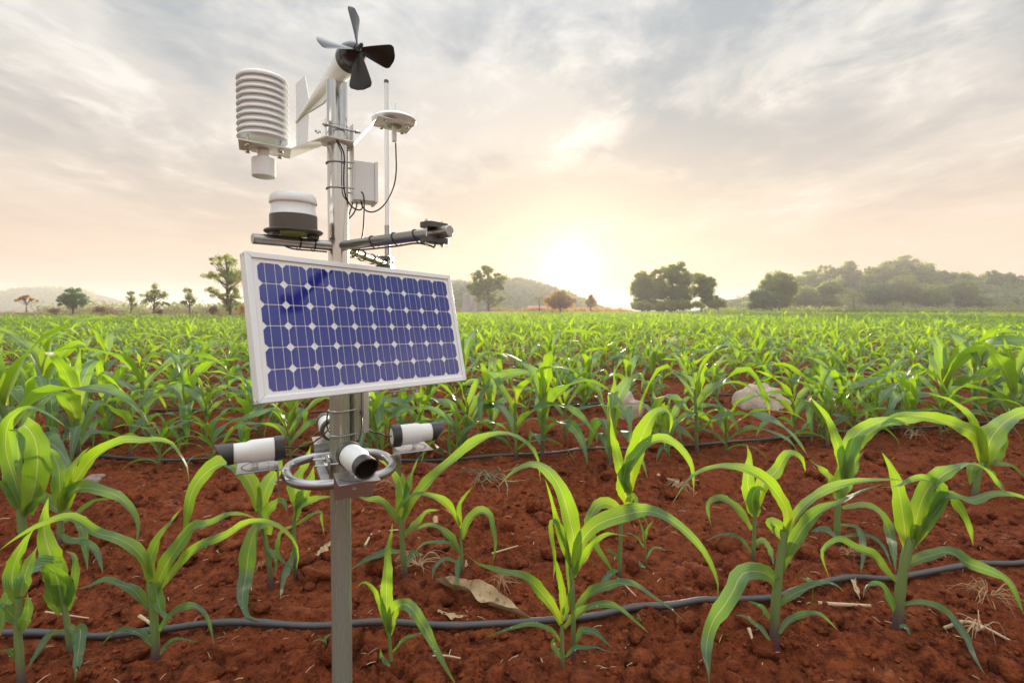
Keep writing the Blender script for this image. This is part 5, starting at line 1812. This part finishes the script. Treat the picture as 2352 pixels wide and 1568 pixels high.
# plants of the third to sixth row that can be told apart, at their own spots
spots = [((181, 1056), 1.12, 'big corn plant at the left beside the second hose'), ((249, 1005), .9, 'corn plant behind the second hose, left of the tiny one'), ((365, 1069), .55, 'tiny corn plant in front of the second hose at the left'),
         ((423, 1009), .95, 'corn plant left of the panel behind the second hose'), ((472, 1020), .9, 'corn plant next to the left end of the left field camera'), ((596, 1003), .95, 'corn plant directly below the left corner of the solar panel'),
         ((640, 985), .8, 'corn plant seen below the panel left of the mast'), ((850, 1040), .95, 'corn plant behind the right field camera, right of the mast'), ((960, 1050), .9, 'corn plant behind the outer end of the right field camera'),
         ((1186, 1056), 1.0, 'left of two neighbouring corn plants standing on the second hose'), ((1245, 1056), 1.05, 'right of two neighbouring corn plants standing on the second hose'), ((1398, 1068), 1.05, 'corn plant in front of the small pale rock'),
         ((1535, 1055), .75, 'corn plant under the broad spoon leaf right of the small rock'), ((1601, 1043), 1.1, 'double corn plant between the two pale rocks'), ((1668, 1036), .8, 'corn plant left below the big pale rock'),
         ((1823, 1010), .85, 'thin corn plant right below the big pale rock'), ((1951, 982), .95, 'corn plant on the right behind the second hose'), ((1131, 1018), .9, 'corn plant just right of the panel corner behind the second hose'),
         ((2170, 963), 1.35, 'tall corn plant standing out at the right, behind the second hose'), ((2240, 958), 1.2, 'second tall corn plant at the right edge'), ((1346, 933), .95, 'corn plant on the third hose right of the panel'),
         ((28, 1112), 1.3, 'big corn plant at the left edge between the first and second hose'), ((112, 1002), 1.25, 'big corn plant near the left edge behind the second hose'), ((330, 985), 1.15, 'corn plant behind the tiny one left of the panel'), ((2318, 1000), 1.2, 'corn plant at the right edge beside the second hose'),
         ((1068, 1040), 1.05, 'corn plant right of the right field camera on the second hose'), ((1300, 1012), 1.0, 'corn plant between the hoses right of the neighbouring pair'), ((1890, 1002), 1.1, 'corn plant on the second hose behind the right foreground plants'), ((2060, 985), 1.15, 'corn plant on the second hose, between the rightmost foreground plants'), ((60, 1062), 1.0, 'corn plant at the left edge standing on the second hose'), ((300, 1052), .8, 'lowish corn plant on the second hose at the left'),
         ((1312, 908), .9, 'corn plant behind the third hose right of the panel')]
for i, ((px, py), s, lb) in enumerate(spots):
    p = G(px, py, .0)
    place_plant(p.x, p.y, s * g3.uniform(1.15, 1.28), g3.uniform(0, 6.28), g3.randrange(14), lb, 'corn plants of the front rows')
    taken.append((p.x, p.y)); count += 1
row_names = ['first', 'second', 'third', 'fourth', 'fifth', 'sixth', 'seventh', 'eighth', 'ninth', 'tenth']
far_pts = []
row_plants = {}
ROCKS = [(G(1440, 960).x, G(1440, 960).y, .16), (G(1752, 936).x, G(1752, 936).y, .3), (G(1556, 792).x, G(1556, 792).y, .4)]
def hides_rock(x, y):
    return any(b - 2.2 < y < b + .3 and abs(x / y - a / b) < r / b * 1.25 for a, b, r in ROCKS)
for ri, ry in enumerate(ROWS):
    half = 1.03 * ry + 4.5
    x = -half + g3.uniform(0, .2)
    while x < half:
        yb = ry + float(row_bend(x)) * (1 if ry < 40 else .5) + g3.uniform(-.05, .05)
        lim_left = yb < 49 + 2.5 * math.sin(x * .3)
        if yb > .8 and (x > -14 or lim_left):
            s = g3.uniform(.55, 1.22) * (1.25 if g3.random() < .09 else 1)
            if ri < 10 and abs(x) < 1.06 * yb + .25 and count < 298:
                if ri >= 2 and free(x, yb, .21) and not hides_rock(x, yb):
                    row_plants.setdefault(ri, []).append((x, s, place_plant(x, yb, s, g3.uniform(0, 6.28), g3.randrange(14), 'x', 'corn plants of the %s row' % row_names[ri], g3.uniform(-.08, .08), g3.uniform(-.08, .08))))
                    taken.append((x, yb)); count += 1
            elif ri >= 2 and not hides_rock(x, yb):
                far_pts.append((x, yb, s * (1 if yb < 60 else 1.05)))
        x += g3.uniform(.17, .34) if ry < 4.5 else g3.uniform(.24, .46) if ry < 30 else g3.uniform(.26, .46)
def nth(k_):
    return '%d%s' % (k_, 'th' if 10 < k_ % 100 < 14 else {1: 'st', 2: 'nd', 3: 'rd'}.get(k_ % 10, 'th'))
for ri, lst in row_plants.items():
    for k_, (x, s, o) in enumerate(sorted(lst, key=lambda a: a[0])):
        o['label'] = '%s corn plant, %s from the left among the ordinary plants of the %s row' % ('tall' if s > 1.08 else 'low' if s < .85 else 'middle-sized', nth(k_ + 1), row_names[ri])
# the rest of the field
def field(name, label, pts, lod, nmould, seed):
    g_ = np.random.default_rng(seed)
    pts = np.array(pts)
    which = g_.integers(0, nmould, len(pts))
    Vs, Fs, Us, Ts, As = [], [], [], [], []
    off = 0
    for k_ in range(nmould):
        parts = [p for p in proc_plant(500 + k_, lod)]
        bV, bF, bU, bA = [], [], [], []
        o = 0
        for nm, V, Fq, UV, *ag in parts:
            bA.append(np.full(len(V), ag[0] if ag else .3)); bV.append(V); bF.append(Fq + o); bU.append(UV if nm == 'leaf' else np.stack([np.full(len(V), .3), np.full(len(V), .5)], 1)); o += len(V)
        bV, bF, bU = np.concatenate(bV), np.concatenate(bF), np.concatenate(bU)
        q = pts[which == k_]
        n = len(q)
        if not n: continue
        a = g_.uniform(0, 2 * np.pi, n)
        ca, sa = np.cos(a)[:, None], np.sin(a)[:, None]
        s = q[:, 2][:, None]
        zz = soil_h(q[:, 0], q[:, 1], False)[:, None]
        X = (bV[None, :, 0] * ca - bV[None, :, 1] * sa) * s + q[:, 0][:, None]
        Y = (bV[None, :, 0] * sa + bV[None, :, 1] * ca) * s + q[:, 1][:, None]
        Zz = bV[None, :, 2] * s * g_.uniform(.85, 1.15, n)[:, None] + zz
        Vs.append(np.stack([X, Y, Zz], -1).reshape(-1, 3))
        Fs.append((bF[None] + (np.arange(n) * len(bV))[:, None, None]).reshape(-1, 4) + off)
        Us.append(np.tile(bU, (n, 1)))
        As.append(np.tile(np.concatenate(bA), n))
        Ts.append(np.repeat(g_.random(n), len(bV)))
        off += n * len(bV)
    me = np_mesh(name, np.concatenate(Vs), np.concatenate(Fs), np.concatenate(Us), np.concatenate(Ts), old=np.concatenate(As) * .8)
    tag(link_mesh(name, me, MATS['field_leaf']), label, 'corn', kind='stuff')
    return off
near_f = [p for p in far_pts if p[1] < 34]
mid_f = [p for p in far_pts if 34 <= p[1] < 165]
mid_f = [p for p in mid_f if g3.random() < max(.30, min(1, 60 / p[1]))]
n1 = field('corn_field', 'dense young corn in the middle distance behind the front rows', near_f, 1, 10, 1)
n2 = field('distant_corn_field', 'far part of the corn field merging into a green band', mid_f, 2, 8, 2)
print('PLANTS', count, len(near_f), len(mid_f))

# ------------------------------------------------------------------ stones, litter and seedlings
def rock(px, py, wpx, hpx, label, mat, seed):
    g_ = np.random.default_rng(seed)
    b = G(px, py, 0); Yd = b.y
    rx, rz_ = wpx * Yd / F_PX / 2, hpx * Yd / F_PX
    V, Fq = ico(5)
    d_ = 1 + .16 * np.sin(V @ g_.normal(size=3) * 2.2 + 1) + .12 * np.sin(V @ g_.normal(size=3) * 4) + .05 * np.sin(V @ g_.normal(size=3) * 9) + .035 * np.sin(V @ g_.normal(size=3) * 17) * np.sin(V @ g_.normal(size=3) * 13)
    for _ in range(14):                            # a few flat faces
        n_ = g_.normal(size=3); n_ /= np.linalg.norm(n_)
        lim = g_.uniform(.72, .95)
        dd = (V * d_[:, None]) @ n_
        d_ = np.where(dd > lim, d_ * lim / np.maximum(dd, 1e-6) * .6 + d_ * .4, d_)
    V = V * d_[:, None] * np.array([rx, rx * .8, rz_ * .95]) + np.array([b.x, b.y + rx * .5, sh(b.x, b.y) + rz_ * .12])
    o = link_mesh('rock', np_mesh('rock', V, Fq), MATS[mat])
    tag(o, label, 'rock')
rock(1440, 962, 76, 46, 'small pale rock right of the panel between corn plants', 'rock', 1)
rock(1752, 938, 124, 54, 'big pale angular rock among the corn at right', 'rock', 2)
rock(204, 1116, 56, 20, 'flat grey-brown stone in the soil at the left', 'stone_grey', 3)
rock(1556, 792, 60, 16, 'distant pale stone half hidden by corn', 'rock', 5)

def twig(mb, p0, p1, r, bow, g_):
    m_ = (p0 + p1) / 2 + Vector((g_.uniform(-1, 1), g_.uniform(-1, 1), g_.uniform(.1, 1))) * bow
    mb.tube(catmull([p0, m_, p1], 7), [r, r * .95, r * .9, r * .85, r * .75, r * .6, r * .35], 5)
def on_ground(px, py, dz=.006):
    p = G(px, py, 0); p.z = float(soil_h(np.array([p.x]), np.array([p.y]), True)[0]) + dz
    return p
def root_clump(px, py, size, n, label, seed, mat='dry_root'):
    g_ = random.Random(seed)
    c = on_ground(px, py, .012)
    mb = MB()
    for i in range(n):
        a = g_.uniform(0, 6.28); L = size * g_.uniform(.35, 1.0)
        mid = c + Vector((math.cos(a) * L * .5, math.sin(a) * L * .4, g_.uniform(.0, .45) * size))
        e = c + Vector((math.cos(a + g_.uniform(-.5, .5)) * L, math.sin(a) * L * .8, 0)); e.z = sh(e.x, e.y) + g_.uniform(.0, .02)
        r = g_.uniform(.0009, .0024)
        mb.tube(catmull([c + Vector((g_.uniform(-.1, .1), g_.uniform(-.1, .1), .1)) * size * .3, mid, e], 8), [r, r, r * .9, r * .85, r * .7, r * .6, r * .45, r * .3], 4)
    mb.tube([c + Vector((-.4, 0, .02)) * size * .35, c + Vector((.35, .1, .18)) * size * .4], [.006, .0045], 7)
    tag(mb.build('root_clump', MATS[mat], None, 60), label, 'roots', 'dry crop roots left on the soil')
root_clump(1150, 1350, .085, 26, 'reddish fibrous root clump right of the large dead leaf', 1)
root_clump(905, 1120, .16, 34, 'pale root clump behind the mast below the camera ring', 2)
root_clump(2270, 1388, .14, 34, 'tangle of thin roots in the right foreground', 3)
root_clump(1950, 1280, .10, 26, 'root tangle at the foot of the twin-stalked plant', 4)
root_clump(1560, 1128, .10, 22, 'stubble roots with a cut stem right of centre', 5, 'straw')
root_clump(1340, 1020, .10, 24, 'fan of dry roots at the foot of the plant before the small rock', 6, 'straw')
root_clump(2100, 1008, .14, 24, 'dry roots on bare soil at right behind the second hose', 7, 'straw')
root_clump(960, 1290, .14, 26, 'thin straw roots between the mast and the slender plant', 8, 'straw')
root_clump(600, 1290, .05, 16, 'small broken root stump left of the mast', 9)
root_clump(2250, 1478, .10, 14, 'splintered root at the lower right', 10, 'straw')

def stick(pts, r, label, mat='straw'):
    w_ = [on_ground(x, y, .008 + r) for x, y in pts]
    mb = MB(); n_ = 12
    mb.tube(catmull(w_, n_), [r * (1 - .4 * i / n_) for i in range(n_)], 7)
    tag(mb.build('stick', MATS[mat], None, 60), label, 'stick', 'dry sticks on the soil')
stick([(985, 1515), (1020, 1535), (1058, 1536)], .0035, 'pale forked stick on the soil below the nearest hose')
stick([(2168, 1455), (2230, 1462), (2352, 1490)], .0055, 'long pale stick at the lower right corner')
stick([(838, 1256), (860, 1226), (915, 1216)], .0055, 'bent pale stick behind the mast')
stick([(105, 1424), (205, 1424)], .0035, 'straight thin stick left of the front left corn plant')
stick([(320, 1418), (350, 1428)], .0075, 'short thick cut stem beside the front left corn plant')
stick([(1510, 1105), (1560, 1122)], .0085, 'cut corn stem with roots right of centre')
stick([(1000, 1195), (1003, 1222)], .014, 'stub of brown wood between mast and slender plant', 'dry_root')
stick([(1130, 1285), (1190, 1270)], .004, 'thin straw right of the slender plant')
stick([(1880, 1390), (2000, 1405)], .008, 'flat splinter of old stalk under the right foreground plant')
stick([(1420, 1345), (1460, 1405)], .003, 'thin twig leaning by the central plant')
stick([(1720, 1450), (1728, 1468)], .006, 'short pale chip at the foot of the right foreground plant')

# dead corn leaf lying in front of the hose, and its smaller scraps
def dead_leaf(pts, wd, label, seed, curl=.5):
    w_ = [on_ground(x, y, .014) for x, y in pts]
    g_ = random.Random(seed)
    n_, cols = 30, [-1, -.75, -.5, -.25, 0, .25, .5, .75, 1]
    c = catmull(w_, n_)
    V, UV = [], []
    for i in range(n_):
        s = i / (n_ - 1)
        t = (c[min(i + 1, n_ - 1)] - c[max(i - 1, 0)]).normalized()
        sd = t.cross(Vector((0, 0, 1))).normalized()
        h_ = wd * .5 * (.75 + .35 * math.sin(3.1 * s) + .12 * math.sin(13 * s + seed)) * (1 if s < .8 else (1 - s) / .2 * .9 + .1)
        for q in cols:
            z = abs(q) ** 1.5 * h_ * curl * (1 + .5 * math.sin(7 * s + q)) + .30 * h_ * math.sin(17 * s + 4 * q + seed) * math.sin(6 * s + 2 * q) + .10 * h_ * math.sin(41 * s + 9 * q)
            V.append((c[i] + sd * q * h_ * (.80 + .20 * math.sin(23 * s + 3 * q) * abs(q)) + Vector((0, 0, z)))[:]); UV.append((.5 + q / 2, s))
    k_ = len(cols)
    Fq = [[i * k_ + j, i * k_ + j + 1, (i + 1) * k_ + j + 1, (i + 1) * k_ + j] for i in range(n_ - 1) for j in range(k_ - 1)]
    tag(link_mesh('dead_leaf', np_mesh('dead_leaf', np.array(V), np.array(Fq), np.array(UV)), MATS['dead_leaf']), label, 'dead leaf', 'dead corn leaves on the soil')
dead_leaf([(1010, 1345), (1050, 1365), (1100, 1385), (1150, 1402), (1190, 1425), (1225, 1440)], .055, 'large curled brown dead corn leaf touching the nearest hose', 1, 1.0)
dead_leaf([(1005, 1424), (1040, 1426), (1075, 1425)], .022, 'small flat dead leaf scrap above the nearest hose', 2, .2)
dead_leaf([(730, 1288), (745, 1272), (760, 1255)], .03, 'grey dead leaf curled against the left side of the mast', 3, .4)
dead_leaf([(1070, 1300), (1074, 1315), (1080, 1330)], .014, 'narrow dead leaf at the slender plant base', 4, .3)
dead_leaf([(1985, 1350), (1960, 1360), (1975, 1395)], .016, 'withered leaf tip hanging over the nearest hose at right', 5, .4)

# tuft of wilted pulled grass
g_ = random.Random(4)
c = on_ground(1120, 1108, .01)
root = empty('grass_tuft', c)
for i in range(46):
    L = g_.uniform(.10, .26); a = math.pi + g_.gauss(0, .5) if g_.random() < .75 else g_.uniform(0, 6.28)
    st = c + Vector((g_.uniform(-.05, .09), g_.uniform(-.03, .03), g_.uniform(0, .03)))
    pts = [st]
    for j in range(4):
        a += g_.gauss(0, .35)
        q_ = pts[-1] + Vector((math.cos(a), math.sin(a) * .8, 0)) * L / 4
        q_.z = sh(q_.x, q_.y) + .012 + g_.uniform(0, .035) * (1 - j / 5)
        pts.append(q_)
    V, Fq, UV = leaf_geo(pts, g_.uniform(.003, .0065), i, False, 9, wdir=Vector((-math.sin(a), math.cos(a), .3)), wave=.4)
    link_mesh('blade', np_mesh('blade', V, Fq, UV), MATS['wilted'], root)
tag(root, 'flattened tuft of wilted grey-green grass in the middle of bare soil', 'grass')

# seedlings
def seedling(px, py, hgt, n, label, seed):
    g_ = random.Random(seed)
    b = on_ground(px, py, -.004); root = empty('seedling', b)
    t_ = b + Vector((g_.uniform(-.003, .003), 0, hgt))
    V, Fq, UV = stalk_geo([b, b.lerp(t_, .6), t_], .0012, .0009, 6, 5)
    link_mesh('stalk', np_mesh('stalk', V, Fq, UV), MATS['corn_leaf'], root)
    for i in range(n):
        a = g_.uniform(0, 6.28) + i * 6.28 / n
        d_ = Vector((math.cos(a), math.sin(a), 0)); L = hgt * g_.uniform(.5, .8)
        V, Fq, UV = leaf_geo([t_, t_ + d_ * L * .5 + Vector((0, 0, L * .35)), t_ + d_ * L + Vector((0, 0, L * .3))], L * .38, i + seed, False, 10, wdir=Vector((-d_.y, d_.x, 0)), wave=.2, shape=.8)
        link_mesh('leaf', np_mesh('leaf', V, Fq, UV), MATS['corn_leaf'], root)
    tag(root, label, 'seedling')
seedling(745, 1518, .045, 3, 'tiny two-leaved seedling just left of the mast base', 1)
seedling(1865, 1400, .06, 4, 'thin grassy seedling beside the hose at right', 2)
seedling(1258, 1420, .07, 4, 'fine weed seedling left of the central plants', 3)
seedling(526, 1082, .05, 3, 'tiny seedling in bare soil at the left', 4)
seedling(1468, 1446, .03, 3, 'tiny weed right of the central plants by the hose', 5)
seedling(2080, 1448, .03, 2, 'round-leaved seedling under the tallest plant', 6)

# straw crumbs everywhere on the soil
g_ = random.Random(9)
mb = MB()
for i in range(1000):
    y = .95 * (7.0 / .95) ** g_.random(); x = g_.uniform(-1, 1) * (1.06 * y + .2)
    p = Vector((x, y, float(soil_h(np.array([x]), np.array([y]), True)[0]) + .003))
    a = g_.uniform(0, 6.28); L = g_.uniform(.006, .035) * (1 + .12 * y); r = g_.uniform(.0005, .0014) * (1 + .15 * y)
    e = p + Vector((math.cos(a), math.sin(a), g_.uniform(-.12, .2))) * L
    mb.tube([p, (p + e) / 2 + Vector((0, 0, L * .08)), e], [r, r, r * .5], 4)
tag(mb.build('straw_litter', MATS['straw'], None, 60), 'bits of straw and root fibre scattered over the red soil', 'straw', kind='stuff')
